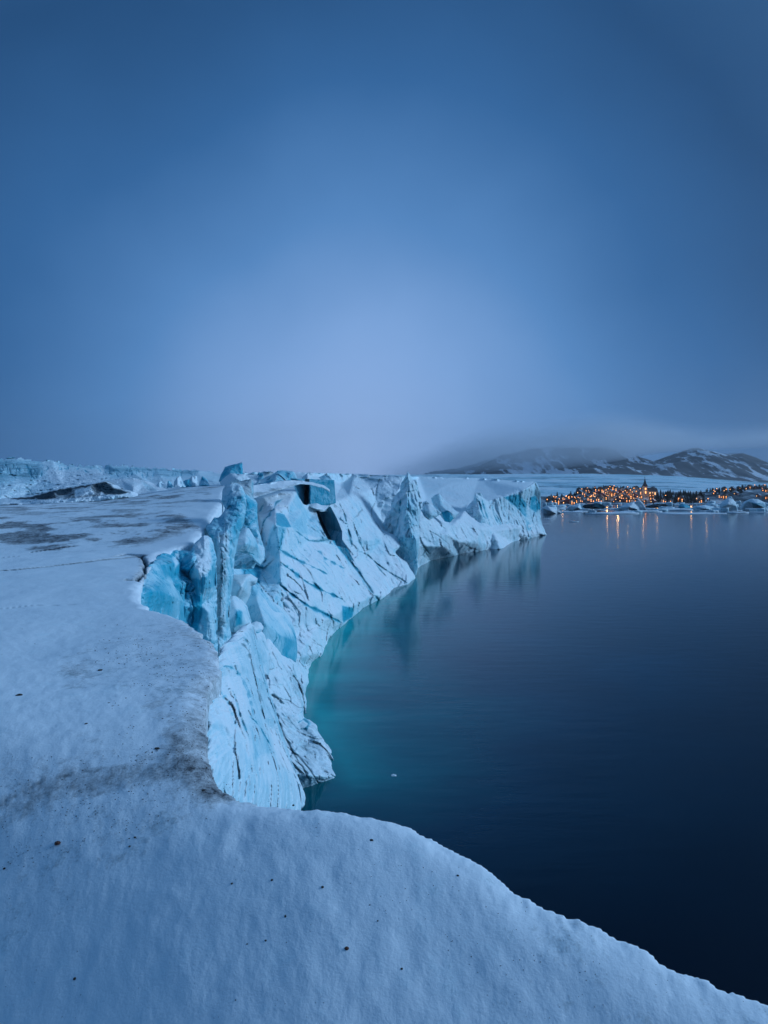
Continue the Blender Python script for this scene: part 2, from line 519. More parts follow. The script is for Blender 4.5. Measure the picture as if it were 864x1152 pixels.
for x, y in EDGE:
    d = dist_of(x, y); edge_plan.append(((x - CX) / F * d, d))
edge_plan += [(-40, 170), (-600, 170), (-600, 1), (60, 1), (40, 3)]

def crack_line(px):
    return [((x - CX) / F * dist_of(x, y), dist_of(x, y)) for x, y in px]

def plateau():
    us = np.concatenate([np.linspace(-1.0, -0.60, 40)[:-1], np.linspace(-0.60, 0.62, 620), np.linspace(0.62, 1.1, 40)[1:]])
    ys = np.geomspace(3.2, 168, 760)
    U, Y = np.meshgrid(us, ys); X = (U * Y).ravel(); Y = Y.ravel()
    PX = CX + X / Y * F
    row = row_of(Y, PX)
    Z = H - (row - HY) / F * Y
    P3 = np.stack([X, Y, X * 0], 1)
    Z -= 0.13 * np.clip(-1.2 - X, 0, 9) ** 1.4 * sstep(17, 11, Y)
    Z += 0.016 * fbm(np.stack([(X * 0.8 + Y * 0.5) / 0.5, (Y * 0.8 - X * 0.5) / 1.3, X * 0], 1), 4, 24, 0.6) * sstep(5, 8, Y) * sstep(45, 20, Y)
    # gentle drift relief and a crusty surface
    Z += 0.10 * fbm(P3 / 3.0, 4, 11) * sstep(4, 12, Y) + 0.022 * fbm(P3 / 0.35, 4, 12) * sstep(40, 12, Y)
    Z += 0.25 * fbm(P3 / np.array([9, 16, 1]), 4, 13) * sstep(25, 60, Y) * sstep(150, 90, Y)
    _d, _qx, _qy = seg_dist(X, Y, edge_plan, True)
    s = np.where(inside(X, Y, edge_plan), _d, -_d)
    wob = fbm(P3 / 0.9, 4, 14)
    s = s + wob * np.clip(Y / 100, 0.03, 0.3) + 0.05 * fbm(P3 / 0.22, 3, 25) * sstep(24, 14, Y)
    rr = np.interp(Y, [5, 13, 25, 60], [1.6, 0.9, 0.5, 0.8])
    Z -= np.where(s < rr, 0.32 * rr * np.clip(1 - s / rr, 0, None) ** 2, 0)
    fall = np.where((PX < 345) & (Y > 12), 24.0, 2.6)
    Z -= np.where(s < 0, fall * (-s), 0) * (1 + 0.25 * np.where(s < 0, fbm(P3 / 2.2, 4, 15), 0))
    Z = np.maximum(Z, -4)
    ppx, ppy = PX, row
    dirt = np.zeros(len(X)); dark = np.zeros(len(X)); ice = 0.06 + 0.05 * fbm(P3 / 4, 3, 16)
    def blob(poly, val, feather):
        return val * sstep(-feather, feather, sdist(ppx, ppy, poly))
    st = 0.5 + 0.5 * fbm(np.stack([X / 3.2, Y / 3.0, X * 0], 1), 5, 17)
    streak = sstep(0.44, 0.64, 0.5 + 0.5 * fbm(np.stack([(X + Y * 0.25) / 3.4, (Y - X * 0.2) / 2.6, X * 0], 1), 6, 18, 0.62))
    streak = streak * (0.5 + 0.7 * sstep(0.35, 0.6, 0.5 + 0.5 * fbm(P3 / 13, 3, 19)))
    far = blob([(-40, 572), (60, 566), (140, 560), (235, 553), (240, 562), (200, 572), (225, 596), (150, 615), (60, 622), (-40, 622)], 1, 7)
    dirt += far * (0.15 + 0.50 * streak)
    dirt += blob([(120, 552), (200, 547), (280, 541), (284, 548), (230, 552), (160, 562), (110, 566)], 0.45, 4) * streak
    speck = blob([(60, 742), (110, 706), (180, 702), (205, 692), (245, 722), (250, 760), (238, 800), (240, 850), (262, 880), (230, 892),
                  (190, 845), (170, 800), (120, 772), (70, 776)], 1, 14)
    rim = np.exp(-np.clip(s, 0, None) / (0.022 * Y)) * blob([(150, 685), (300, 700), (290, 895), (200, 880)], 1, 10)
    dirt += speck * (0.16 + 0.22 * sstep(0.42, 0.62, st)) + rim * 0.22
    band = np.exp(-(seg_dist(ppx, ppy, [(-20, 885), (60, 868), (120, 868), (180, 862), (250, 870)])[0] / 13) ** 2)
    dirt += band * (0.05 + 0.18 * sstep(0.4, 0.6, st))
    dirt += blob([(-30, 830), (240, 800), (270, 890), (190, 930), (60, 990), (-30, 990)], 0.15, 26)
    dirt += 0.12 * sstep(900, 1000, ppy) * sstep(380, 640, ppx)
    dirt = 0.52 * np.tanh(dirt / 0.52)
    def crack(px, w, dep, dk, k=0):
        nonlocal Z, dark, dirt
        L = crack_line(px)
        wv = 0.35 * fbm(P3 / 1.3, 4, 21 + k)
        sc = Y / F
        d_ = seg_dist(X + wv * w * sc * 2.5, Y + wv * w * sc * 2.5, L)[0] / sc
        brk = 0.5 + 0.5 * vnoise(P3 / 1.7, 30 + k)
        ww = w * (0.5 + brk)
        g = np.exp(-(d_ / ww) ** 2)
        Z -= dep * g; dark = np.maximum(dark, dk * np.clip(1.5 * g - 0.2, 0, 1))
        dirt += 0.4 * np.exp(-(d_ / (w * 4)) ** 2) * dk
    crack([(-20, 643), (20, 641), (60, 637), (95, 633), (130, 629), (158, 625.5), (163, 632), (162, 641), (154, 652), (141, 652)], 1.9, 0.3, 1.0)
    crack([(128, 626), (140, 623.5), (160, 625)], 1.6, 0.4, 0.9, 1)
    crack([(-5, 629), (20, 627)], 1.0, 0.2, 0.7, 2)
    crack([(35, 622), (60, 619), (85, 616)], 0.9, 0.2, 0.7, 3)
    crack([(-5, 877), (25, 870), (47, 864)], 1.3, 0.02, 0.3, 4)
    crack([(65, 861), (100, 857), (135, 856)], 1.0, 0.02, 0.25, 5)
    crack([(-5, 686), (40, 681), (90, 679)], 0.8, 0.05, 0.3, 6)
    # the scoop behind the cracked corner
    0 and blob([(118, 632), (158, 630), (160, 645), (140, 651), (118, 650)], 1, 12)
    # bare ice on the steep fall
    steep = sstep(0.0, -0.6, s)
    ice = ice * (1 - steep) + 0.42 * steep
    nx = len(us); i = (np.arange((len(ys) - 1) * nx).reshape(-1, nx)[:, :-1]).ravel()
    q = np.stack([i, i + 1, i + nx + 1, i + nx], 1)
    sm = s.ravel()
    lim = np.where((X < -2) & (Y > 12), 0.5, 14.0)
    keep = (sm[q] > -lim[q]).any(1)
    q = q[keep]
    used = np.unique(q); mp_ = -np.ones(len(X), int); mp_[used] = np.arange(len(used))
    sq = (s < 0) & (X < -1.2) & (Y > 11.5)
    X = np.where(sq, _qx + (X - _qx) * 0.12, X); Y = np.where(sq, _qy + (Y - _qy) * 0.12, Y)
    V = np.stack([X, Y, Z], 1)[used]; pc = np.stack([ice, dirt, dark], 1)[used]
    me = mesh_np('snow_plateau', V, mp_[q], pc)
    tag(link('snow_plateau', me, M_snow), kind='structure')
plateau()

# ================================================================== THE GLACIER FRONT
def S(*pts):  # shoreline points slightly below the water
    return [(x, y, (H + 2.5) * F / (y - HY)) for x, y in pts]

shore_low = [(345, 904), (390, 897), (403, 890), (401, 869), (395, 862), (385, 842), (375, 828), (367, 819), (366.5, 806), (359, 797), (352, 792),
             (346.5, 778), (354, 769), (353.5, 758), (358, 749), (370.5, 738.5), (373.5, 728), (385, 714), (397, 704), (412, 692), (430, 683),
             (448, 674), (466, 664), (472, 654), (469, 648.5), (478.7, 641), (486.8, 635.4), (502, 632), (517, 629), (548, 624.5),
             (580, 619.3)]
front_outline = [(262, 533, 200), (300, 530.5, 215), (345, 532, 225), (400, 533, 265), (470, 536.5, 520), (540, 538, 620), (601, 542.0, 640), (603, 560, 372),
                 (600, 590, 362), (580, 612, 335)] + S(*shore_low[::-1]) + [(300, 905, 64), (262, 890, 64), (255, 800, 78), (258, 700, 92), (258, 600, 118)]
front_inner = [
    # rubble shelf behind the leaning slab
    (300, 731, 84), (300, 760, 80), (300, 800, 74), (312, 840, 67), (330, 870, 63.5), (335, 815, 78), (340, 785, 88), (325, 760, 88), (345, 850, 70),
    (365, 845, 72.5), (378, 875, 68.5), (352, 822, 78), (318, 745, 90), (333, 742, 97), (345, 768, 97), (340, 730, 102), (355, 735, 109),
    # the white column and the fold right of the fin
    (297, 620, 124), (296, 560, 150), (303, 606, 121), (310, 590, 117.5), (315.5, 630, 113), (315.6, 658, 110), (320, 686, 106), (329, 704, 105), (333, 716, 105),
    (297, 640, 116), (290, 652, 112), (306, 678, 101), (283, 647, 110), (272, 610, 118),
    # snow ramp and the blue scoop
    (334, 547, 172), (325, 569, 146), (310, 576, 131), (289, 578, 140), (290, 558, 155), (288, 547, 175), (320, 579, 138), (328, 593, 130),
    (343, 571, 166), (350, 580, 168), (355, 575, 172), (360, 584, 166), (364, 596, 163), (369, 606, 160), (345, 590, 158),
    # the broad slope
    (312, 589, 119), (339, 600, 141), (347, 608, 150), (376, 608, 168), (379, 614, 170), (350, 640, 128), (380, 660, 144), (360, 700, 119), (345, 680, 112),
    (400, 680, 150), (398, 636, 172), (410, 653, 171), (421, 669, 167), (330, 640, 118),
    # far side of the crevasse and the next rib
    (376, 563, 192), (371.7, 579, 182), (381, 598, 178), (381, 608, 176), (399.5, 640, 174), (385, 562, 198), (392, 558, 212), (405, 566.6, 216), (396, 586, 190),
    (404, 609.5, 187), (414.7, 625.6, 193), (437, 643.6, 196), (460, 656, 199), (415.6, 584, 212), (430, 606, 206), (443, 621, 205), (455, 636, 204), (468, 650, 207),
    # snow field behind it, rising to the spire
    (385, 545, 250), (420, 550, 245), (458, 531, 262), (432, 590, 228), (447, 560, 240), (446, 622, 222), (425, 575, 232),
    (460, 630, 221), (466, 644, 219), (470, 600, 232), (475, 575, 245),
    # ribs right of the spire
    (472, 614, 226), (475, 582, 238), (492, 600, 243), (505, 592, 262), (500, 615, 245), (515, 610, 262), (488, 615, 238), (503, 601, 248),
    (518, 581, 284), (528, 587, 288), (541.7, 595, 292), (555, 598, 305), (552.8, 605, 303), (535, 610, 280), (512, 612, 266), (555.6, 613, 302), (562, 617, 294),
    (501, 563, 330), (529, 563, 345), (516.7, 578.6, 300), (480, 560, 330), (560, 558, 380), (500, 545, 430), (590, 549, 400),
]
front_creases = [
    [(310, 576, 131), (312, 589, 119), (315.5, 630, 113), (315.6, 658, 110), (320, 686, 106), (329, 704, 105), (333, 716, 105)],
    [(312, 589, 119), (328, 593, 130), (339, 600, 141), (347, 608, 150), (376, 608, 168), (379, 614, 170), (398, 636, 172), (410, 653, 171), (421, 669, 167)],
    [(288, 547, 175), (334, 547, 172), (325, 569, 146), (310, 576, 131)],
    [(289, 578, 140), (297, 620, 124), (297, 640, 116)],
    [(371.7, 579, 182), (381, 598, 178), (381, 608, 176), (399.5, 640, 174)],
    [(385, 562, 198), (396, 586, 190), (404, 609.5, 187), (414.7, 625.6, 193), (437, 643.6, 196), (460, 656, 199)],
    [(392, 558, 212), (405, 566.6, 216), (415.6, 584, 212), (430, 606, 206), (443, 621, 205), (455, 636, 204), (468, 650, 207)],
    [(518, 581, 284), (528, 587, 288), (541.7, 595, 292), (555, 598, 305)],
]
_b = 0.20
front_paint = [
    ([(255, 690), (300, 700), (333, 730), (352, 745), (345, 905), (255, 905)], (0.20, 0.07, 0), 20),
    ([(300, 730), (345, 770), (345, 800), (403, 860), (403, 900), (300, 900)], (0.26, 0.16, 0), 12),
    ([(333, 640), (352, 690), (352, 760), (390, 720), (400, 700), (340, 680)], (0.16, 0.10, 0), 16),
    ([(294, 600), (312, 590), (316, 660), (320, 690), (308, 680), (285, 648)], (0.42, 0.02, 0), 4),
    ([(334, 556), (325, 569), (325, 583), (328, 593), (340, 600), (362, 606), (369, 606), (360, 584), (350, 580), (343, 571)], (0.46, 0, 0), 4),
    ([(310, 576), (320, 579), (328, 593), (318, 593), (311, 590)], (0.92, 0, 0), 1.5),
    ([(288, 552), (334, 547), (322, 572), (310, 577), (300, 610), (297, 621), (288, 580)], (0.04, 0.0, 0), 3),
    ([(311, 590), (322, 594), (316, 622), (311, 615)], (0.6, 0, 0), 4),
    ([(330, 545), (372, 545), (372, 562), (345, 568), (336, 560)], (0.85, 0, 0), 2),
    ([(356, 575), (371, 578), (381, 598), (381, 610), (395, 632), (400, 641), (380, 616), (372, 606), (364, 596)], (0.85, 0, 0), 2),
    ([(392, 559), (407, 568), (432, 606), (446, 622), (420, 625), (404, 608), (396, 586)], (0.32, 0.05, 0), 6),
    ([(475, 600), (515, 585), (520, 625), (478, 638)], (0.22, 0.08, 0), 8),
    ([(258, 590), (297, 600), (300, 660), (258, 660)], (0.5, 0, 0), 8),
    ([(268, 632), (294, 636), (291, 660), (275, 650)], (0.85, 0, 0), 6),
    ([(385, 682), (398, 684), (396, 694), (386, 700)], (0.9, 0, 0), 3),
]
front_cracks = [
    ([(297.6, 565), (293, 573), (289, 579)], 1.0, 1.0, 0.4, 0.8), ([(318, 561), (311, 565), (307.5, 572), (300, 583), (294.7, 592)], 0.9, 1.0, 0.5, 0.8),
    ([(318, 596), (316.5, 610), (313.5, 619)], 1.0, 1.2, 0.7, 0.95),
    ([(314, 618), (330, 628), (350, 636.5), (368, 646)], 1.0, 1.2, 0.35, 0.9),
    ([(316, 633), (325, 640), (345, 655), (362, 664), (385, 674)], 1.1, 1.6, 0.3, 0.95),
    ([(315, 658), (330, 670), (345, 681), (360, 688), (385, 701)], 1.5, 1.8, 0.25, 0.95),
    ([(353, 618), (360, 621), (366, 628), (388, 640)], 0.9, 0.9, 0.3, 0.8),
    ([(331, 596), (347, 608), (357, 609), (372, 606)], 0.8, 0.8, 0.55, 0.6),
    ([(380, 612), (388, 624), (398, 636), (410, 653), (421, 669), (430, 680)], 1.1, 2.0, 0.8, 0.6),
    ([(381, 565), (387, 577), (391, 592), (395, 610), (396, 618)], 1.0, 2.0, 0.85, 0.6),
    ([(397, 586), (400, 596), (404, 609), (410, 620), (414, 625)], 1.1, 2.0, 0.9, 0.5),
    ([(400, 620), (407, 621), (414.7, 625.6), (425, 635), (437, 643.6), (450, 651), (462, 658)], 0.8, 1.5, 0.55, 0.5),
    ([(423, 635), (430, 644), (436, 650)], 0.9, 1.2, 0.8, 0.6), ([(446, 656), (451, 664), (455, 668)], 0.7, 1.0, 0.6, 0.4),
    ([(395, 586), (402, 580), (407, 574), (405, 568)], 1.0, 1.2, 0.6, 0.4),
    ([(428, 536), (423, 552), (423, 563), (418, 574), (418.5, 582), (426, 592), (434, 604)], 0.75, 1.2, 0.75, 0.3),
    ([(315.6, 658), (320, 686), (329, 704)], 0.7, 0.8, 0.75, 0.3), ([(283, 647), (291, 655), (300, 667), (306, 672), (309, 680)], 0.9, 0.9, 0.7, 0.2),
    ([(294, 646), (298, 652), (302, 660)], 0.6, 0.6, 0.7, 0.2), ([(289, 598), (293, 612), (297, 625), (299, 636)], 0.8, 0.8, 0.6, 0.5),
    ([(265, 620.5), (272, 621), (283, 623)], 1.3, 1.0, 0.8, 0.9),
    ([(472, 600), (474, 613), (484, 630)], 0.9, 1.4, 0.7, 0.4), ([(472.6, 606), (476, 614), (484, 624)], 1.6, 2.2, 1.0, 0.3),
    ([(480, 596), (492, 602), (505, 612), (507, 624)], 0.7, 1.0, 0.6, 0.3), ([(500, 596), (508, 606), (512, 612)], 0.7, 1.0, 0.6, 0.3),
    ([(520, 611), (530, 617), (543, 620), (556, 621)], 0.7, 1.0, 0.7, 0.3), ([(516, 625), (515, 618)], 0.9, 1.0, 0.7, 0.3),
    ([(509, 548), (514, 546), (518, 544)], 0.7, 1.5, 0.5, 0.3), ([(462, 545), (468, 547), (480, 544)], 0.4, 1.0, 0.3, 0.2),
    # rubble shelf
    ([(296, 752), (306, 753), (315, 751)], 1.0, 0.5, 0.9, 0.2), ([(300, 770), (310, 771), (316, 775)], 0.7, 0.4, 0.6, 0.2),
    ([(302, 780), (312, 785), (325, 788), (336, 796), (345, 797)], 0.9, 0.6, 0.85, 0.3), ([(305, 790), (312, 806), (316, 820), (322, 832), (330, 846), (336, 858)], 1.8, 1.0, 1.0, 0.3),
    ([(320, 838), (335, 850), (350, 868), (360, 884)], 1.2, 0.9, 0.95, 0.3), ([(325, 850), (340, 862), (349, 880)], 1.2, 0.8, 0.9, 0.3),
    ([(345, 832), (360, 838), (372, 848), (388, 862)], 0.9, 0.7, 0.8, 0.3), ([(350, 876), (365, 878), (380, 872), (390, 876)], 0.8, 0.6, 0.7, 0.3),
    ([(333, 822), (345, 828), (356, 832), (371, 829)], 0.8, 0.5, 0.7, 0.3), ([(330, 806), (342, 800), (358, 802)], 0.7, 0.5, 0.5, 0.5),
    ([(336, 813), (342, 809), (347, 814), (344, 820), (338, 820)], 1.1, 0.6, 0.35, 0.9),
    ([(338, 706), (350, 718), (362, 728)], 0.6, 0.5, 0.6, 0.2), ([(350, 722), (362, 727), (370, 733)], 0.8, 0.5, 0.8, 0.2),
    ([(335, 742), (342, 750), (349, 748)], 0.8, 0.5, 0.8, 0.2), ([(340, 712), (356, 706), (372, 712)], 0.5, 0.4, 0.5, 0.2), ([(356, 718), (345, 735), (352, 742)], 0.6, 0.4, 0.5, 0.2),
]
for k in range(34):   # small random fractures over the slopes, all running down towards the water
    x0 = random.uniform(320, 460); y0 = random.uniform(590, 690)
    L = random.uniform(8, 26); a = R(random.uniform(28, 52))
    pts = [(x0 + L * f * math.cos(a + 0.3 * f), y0 + L * f * math.sin(a + 0.3 * f)) for f in (0, 0.35, 0.7, 1)]
    front_cracks.append((pts, 0.45, 0.5, random.uniform(0.05, 0.3), 0.5))
for k in range(46):
    x0 = random.uniform(300, 385); y0 = random.uniform(700, 885); L = random.uniform(5, 18); a = R(random.uniform(-10, 55))
    pts = [(x0 + L * f * math.cos(a + 0.8 * f), y0 + L * f * math.sin(a + 0.8 * f)) for f in (0, 0.5, 1)]
    front_cracks.append((pts, random.uniform(0.4, 0.8), 0.35, random.uniform(0.3, 0.8), 0.3))
piece('glacier_front', front_outline, front_inner, front_creases, front_paint, front_cracks, base=(_b, 0.0, 0), amp=1.5, size=6.0, soft=1.5, flute=0.4,
      chip=0.6, step=0.8, seed=1, mat=M_ice, jag=0.5, kind='structure',
      holes=[[(331, 545.5), (343, 543), (364.7, 546), (371.5, 551), (371.5, 559.5), (345, 568.5), (341, 567), (334.6, 556)],
             [(355.5, 574.5), (362, 575.5), (368, 575), (372, 580), (376, 588), (381, 598), (381.5, 607.5), (387, 617), (393, 627.5), (399, 638), (400, 641), (394, 631.5), (386, 620), (382.5, 615), (378.5, 614), (376.5, 608.5), (369, 606.8), (366, 601), (363.6, 596.7), (360.5, 590), (358, 583)]])

# ================================================================== PIECES OF ICE THAT STAND OUT FROM THE FRONT
# the cove wall under the far lip of the plateau
piece('ice_cove_wall', [(150, 690, 37), (157, 668, 38), (158, 652, 42), (166, 638, 47), (177, 625, 53), (193.7, 618.5, 57), (214, 620, 57), (219, 611, 57.5), (229, 602, 58.5),
                        (236, 606, 58), (242, 630, 57), (242, 670, 57), (243, 740, 54), (200, 740, 53)],
      [(180, 660, 50), (200, 640, 56), (200, 690, 54), (217, 655, 56.2), (222, 640, 55), (225, 680, 55), (213, 700, 55), (207, 646, 56.4), (232, 650, 54.8), (236, 690, 55)],
      [[(214, 620, 57), (222, 640, 55), (225, 680, 55)]],
      [([(172, 625), (190, 618), (214, 620), (216, 640), (196, 668), (180, 655), (160, 662), (158, 690), (176, 692), (168, 650)], (0.80, 0, 0), 12),
       ([(184, 632), (190, 626), (188, 640), (182, 650)], (0.35, 0, 0), 4), ([(197, 622), (202, 622), (201, 634), (198, 640)], (0.4, 0, 0), 3),
       ([(218, 612), (230, 602), (236, 608), (238, 640), (226, 650), (216, 650), (222, 632)], (0.16, 0, 0), 5),
       ([(217, 668), (227, 672), (228, 690), (222, 709), (215, 705), (220, 690)], (0.9, 0, 0.12), 2.5),
       ([(228, 665), (242, 660), (242, 720), (230, 722), (222, 710), (228, 690)], (0.40, 0, 0), 5)],
      [([(216, 614), (220, 606), (224, 603)], 1.4, 0.6, 0.95, 0.7), ([(221, 630), (214, 641), (211, 648)], 1.2, 0.4, 0.75, 0.8), ([(212, 655), (208, 665), (216, 666), (220, 660)], 1.0, 0.4, 0.7, 0.8),
       ([(214, 668), (218, 684), (216, 706)], 1.3, 0.6, 0.35, 0.9), ([(160, 652), (158.5, 668), (162, 680)], 1.0, 0.1, 0.0, 0.8)],
      base=(0.58, 0, 0), amp=0.55, size=2.4, chip=0.25, flute=0.35, step=0.75, seed=3, mat=M_ice_near, jag=0.4, rnd=0.9, thick=3,
      label='turquoise fluted ice wall curving round the cove in the edge of the snow plateau', cat='ice wall')

# the tall dirty fin beside it
piece('ice_fin', [(250.5, 551, 72), (254, 545, 72), (260, 543, 72), (266, 543.5, 72), (271, 547, 71), (275, 556.6, 70), (276, 566, 69), (275, 576, 68), (273.7, 588, 67), (268, 601.8, 65), (264.4, 618, 64),
                  (262, 630, 63.5), (261, 650, 62), (258.5, 668, 61), (256, 702, 59.5), (259, 722, 59), (262, 760, 57), (232, 760, 57), (231, 722, 58), (236, 709, 59), (242, 683, 60), (240, 655.6, 61.5),
                  (241, 630, 63), (237.8, 611, 64), (232, 596, 64), (231.5, 591, 65), (236, 589, 65), (241, 582, 66), (246, 582, 67), (251, 577, 68), (253, 572, 68.5), (249, 563.6, 70)],
      [(252, 600, 63.6), (250, 640, 61.2), (248, 690, 58.4), (262, 560, 69.5), (264, 590, 65), (258, 620, 63), (253, 660, 60.5), (245, 610, 62.8)],
      [[(252, 575, 67), (252, 600, 63.6), (250, 640, 61.2), (248, 690, 58.4)]],
      [([(256, 560), (272, 560), (272, 590), (262, 610), (257, 590)], (0.72, 0.0, 0), 10), ([(240, 582), (252, 580), (252, 600), (238, 606), (233, 594)], (0.66, 0.0, 0), 5),
       ([(246, 600), (258, 600), (256, 640), (255, 700), (244, 720), (243, 680)], (0.34, 0.24, 0.0), 9), ([(250, 545), (272, 545), (270, 556), (252, 558)], (0.36, 0.10, 0), 6),
       ([(259, 610), (264, 612), (258, 700), (254, 700)], (0.5, 0.1, 0), 3)],
      [([(247, 600), (250, 630), (249, 660), (252, 690)], 1.0, 0.2, 0.4, 0.5), ([(253, 585), (254, 610), (252, 640), (253, 670), (250, 700)], 0.8, 0.2, 0.3, 0.4), ([(241, 632), (241.5, 655), (242, 678)], 1.5, 0.6, 1.0, 0.4),
       ([(239, 612), (241, 622), (242, 632)], 2.0, 0.6, 1.0, 0.4), ([(244, 648), (247, 665), (246, 690)], 0.8, 0.2, 0.45, 0.4)],
      base=(0.46, 0.14, 0), amp=0.5, size=2.0, chip=0.3, flute=0.28, step=0.7, seed=4, mat=M_ice_near, rnd=1.0, thick=3.5, jag=0.35,
      label='tall narrow grey-blue fin of dirty ice standing at the plateau edge beside the turquoise cove', cat='ice fin')

# the buttress just behind it
piece('ice_buttress', [(262, 543, 92), (272, 541, 94), (281.8, 538.5, 95), (284.5, 543, 94), (284, 559, 91), (288.7, 567, 89), (288.7, 584.4, 86), (291, 599.4, 83), (296.8, 619, 80), (297.5, 632, 78),
                       (292, 622, 79), (285, 640, 77), (262, 640, 77), (262, 580, 86)],
      [(276, 560, 88), (280, 590, 84), (275, 576, 87), (277, 548, 92)], [],
      [([(262, 543), (283, 539), (284, 558), (274, 558)], (0.35, 0.34, 0.1), 4), ([(276, 556), (288, 566), (289, 584), (280, 596), (274, 590)], (0.72, 0, 0), 4),
       ([(275, 582), (279, 584), (280, 592), (275, 590)], (0.8, 0, 0.5), 1.6), ([(279, 594), (288, 595), (290, 604), (284, 606)], (0.8, 0, 0.25), 2),
       ([(280, 600), (297, 618), (297, 634), (284, 620)], (0.3, 0.05, 0), 2)],
      [([(275, 556), (277, 566), (276, 576)], 1.0, 0.4, 0.5, 0.8)],
      base=(0.5, 0.2, 0), amp=0.6, size=2.5, chip=0.45, flute=0.3, step=0.8, seed=5, mat=M_ice_near, rnd=0.9, thick=4, jag=0.4,
      label='dark-topped teal ice buttress directly behind the tall dirty fin', cat='ice buttress')

# wedges and lumps below the buttress
piece('ice_wedge', [(275, 594.8, 76), (279, 594, 76), (285, 604, 76), (291, 617, 77), (297, 630, 78), (292, 637, 77), (279, 624, 75.5), (265.6, 620.5, 74), (262, 612, 74), (268, 603, 75)],
      [(276, 612, 73.6)], [[(277, 594.5, 76), (276, 612, 73.6)]], [], [([(268, 621), (278, 621), (286, 624)], 0.8, 0.3, 0.5, 0.8)],
      base=(0.36, 0, 0), amp=0.25, size=2, chip=0.6, seed=6, mat=M_ice_near, rnd=0.3, thick=2.5, label='pale pyramid of ice tucked between the dirty fin and the teal buttress', cat='ice block')
piece('ice_bulge', [(281, 660, 92), (285, 658, 92), (291, 662, 93), (299, 670, 94), (306, 678.6, 95), (320, 689, 97), (326, 699, 98), (330, 708, 98), (333, 722, 97), (334, 735, 96), (333, 745, 95), (317, 742, 91),
                    (301, 734, 87), (292, 728, 86), (284, 712, 86), (278, 695, 88), (276, 681, 89), (280, 671, 91)],
      [(298, 700, 86.5), (315, 715, 90), (290, 675, 90), (310, 695, 92)], [],
      [([(300, 662), (322, 690), (332, 716), (320, 708), (296, 676)], (0.30, 0, 0), 5), ([(318, 716), (334, 716), (334, 744), (316, 740)], (0.62, 0, 0), 7), ([(281, 658), (290, 662), (288, 672), (281, 670)], (0.65, 0, 0), 4)],
      [([(312, 717), (308, 722), (305, 729)], 1.2, 0.3, 0.25, 0.8)],
      base=(0.47, 0, 0), amp=0.35, size=5, chip=0.1, seed=8, mat=M_ice_near, rnd=2.0, thick=6, step=0.8,
      label='smooth rounded blue ice bulge with no cracks, low on the slope above the rubble', cat='ice block')
piece('ice_lump', [(258, 647, 80), (268, 647, 80), (280, 646, 81), (289, 652, 82), (288, 657, 82), (282, 660, 82), (281, 670, 82), (276, 681, 81), (262, 680, 79), (255, 672, 79)],
      [(272, 660, 77.5)], [], [], [], base=(0.26, 0, 0), amp=0.4, size=2.6, chip=0.2, seed=9, mat=M_ice_near, rnd=1.4, thick=4,
      label='white snow-capped ice lump uppermost of the three behind the dirty fin', cat='ice block')
piece('ice_lump.001', [(255, 672, 72), (262, 671, 72), (270, 676, 72.5), (277, 684, 73), (279, 692, 73), (282, 702, 73), (278, 709, 72), (262, 712, 70), (252, 700, 70)],
      [(267, 690, 70)], [], [([(265, 686), (272, 688), (272, 702), (266, 704)], (0.85, 0, 0), 5)], [], base=(0.34, 0, 0), amp=0.4, size=2.2, chip=0.25, seed=10, mat=M_ice_near, rnd=1.1, thick=3.5,
      label='ice lump with a deep blue hollow, middle of the three behind the dirty fin', cat='ice block')
piece('ice_lump.002', [(279, 703, 66), (286, 700, 67), (292, 702, 67), (296, 708, 67), (293, 712, 67), (297, 717, 67), (300, 727, 67), (303, 740, 66), (302, 760, 64), (284, 760, 62), (278, 720, 64)],
      [(288, 722, 64.2)], [[(279, 711, 65.3), (294, 712, 66.5)]], [], [([(287, 725), (294, 732)], 0.9, 0.25, 0.7, 0.3), ([(284, 712), (294, 712.5)], 0.7, 0.25, 0.3, 0.7)],
      base=(0.24, 0, 0), amp=0.35, size=2.2, chip=0.3, seed=11, mat=M_ice_near, rnd=1.0, thick=3,
      label='rounded white ice lump with a knob on top, directly right of the leaning slab', cat='ice block')

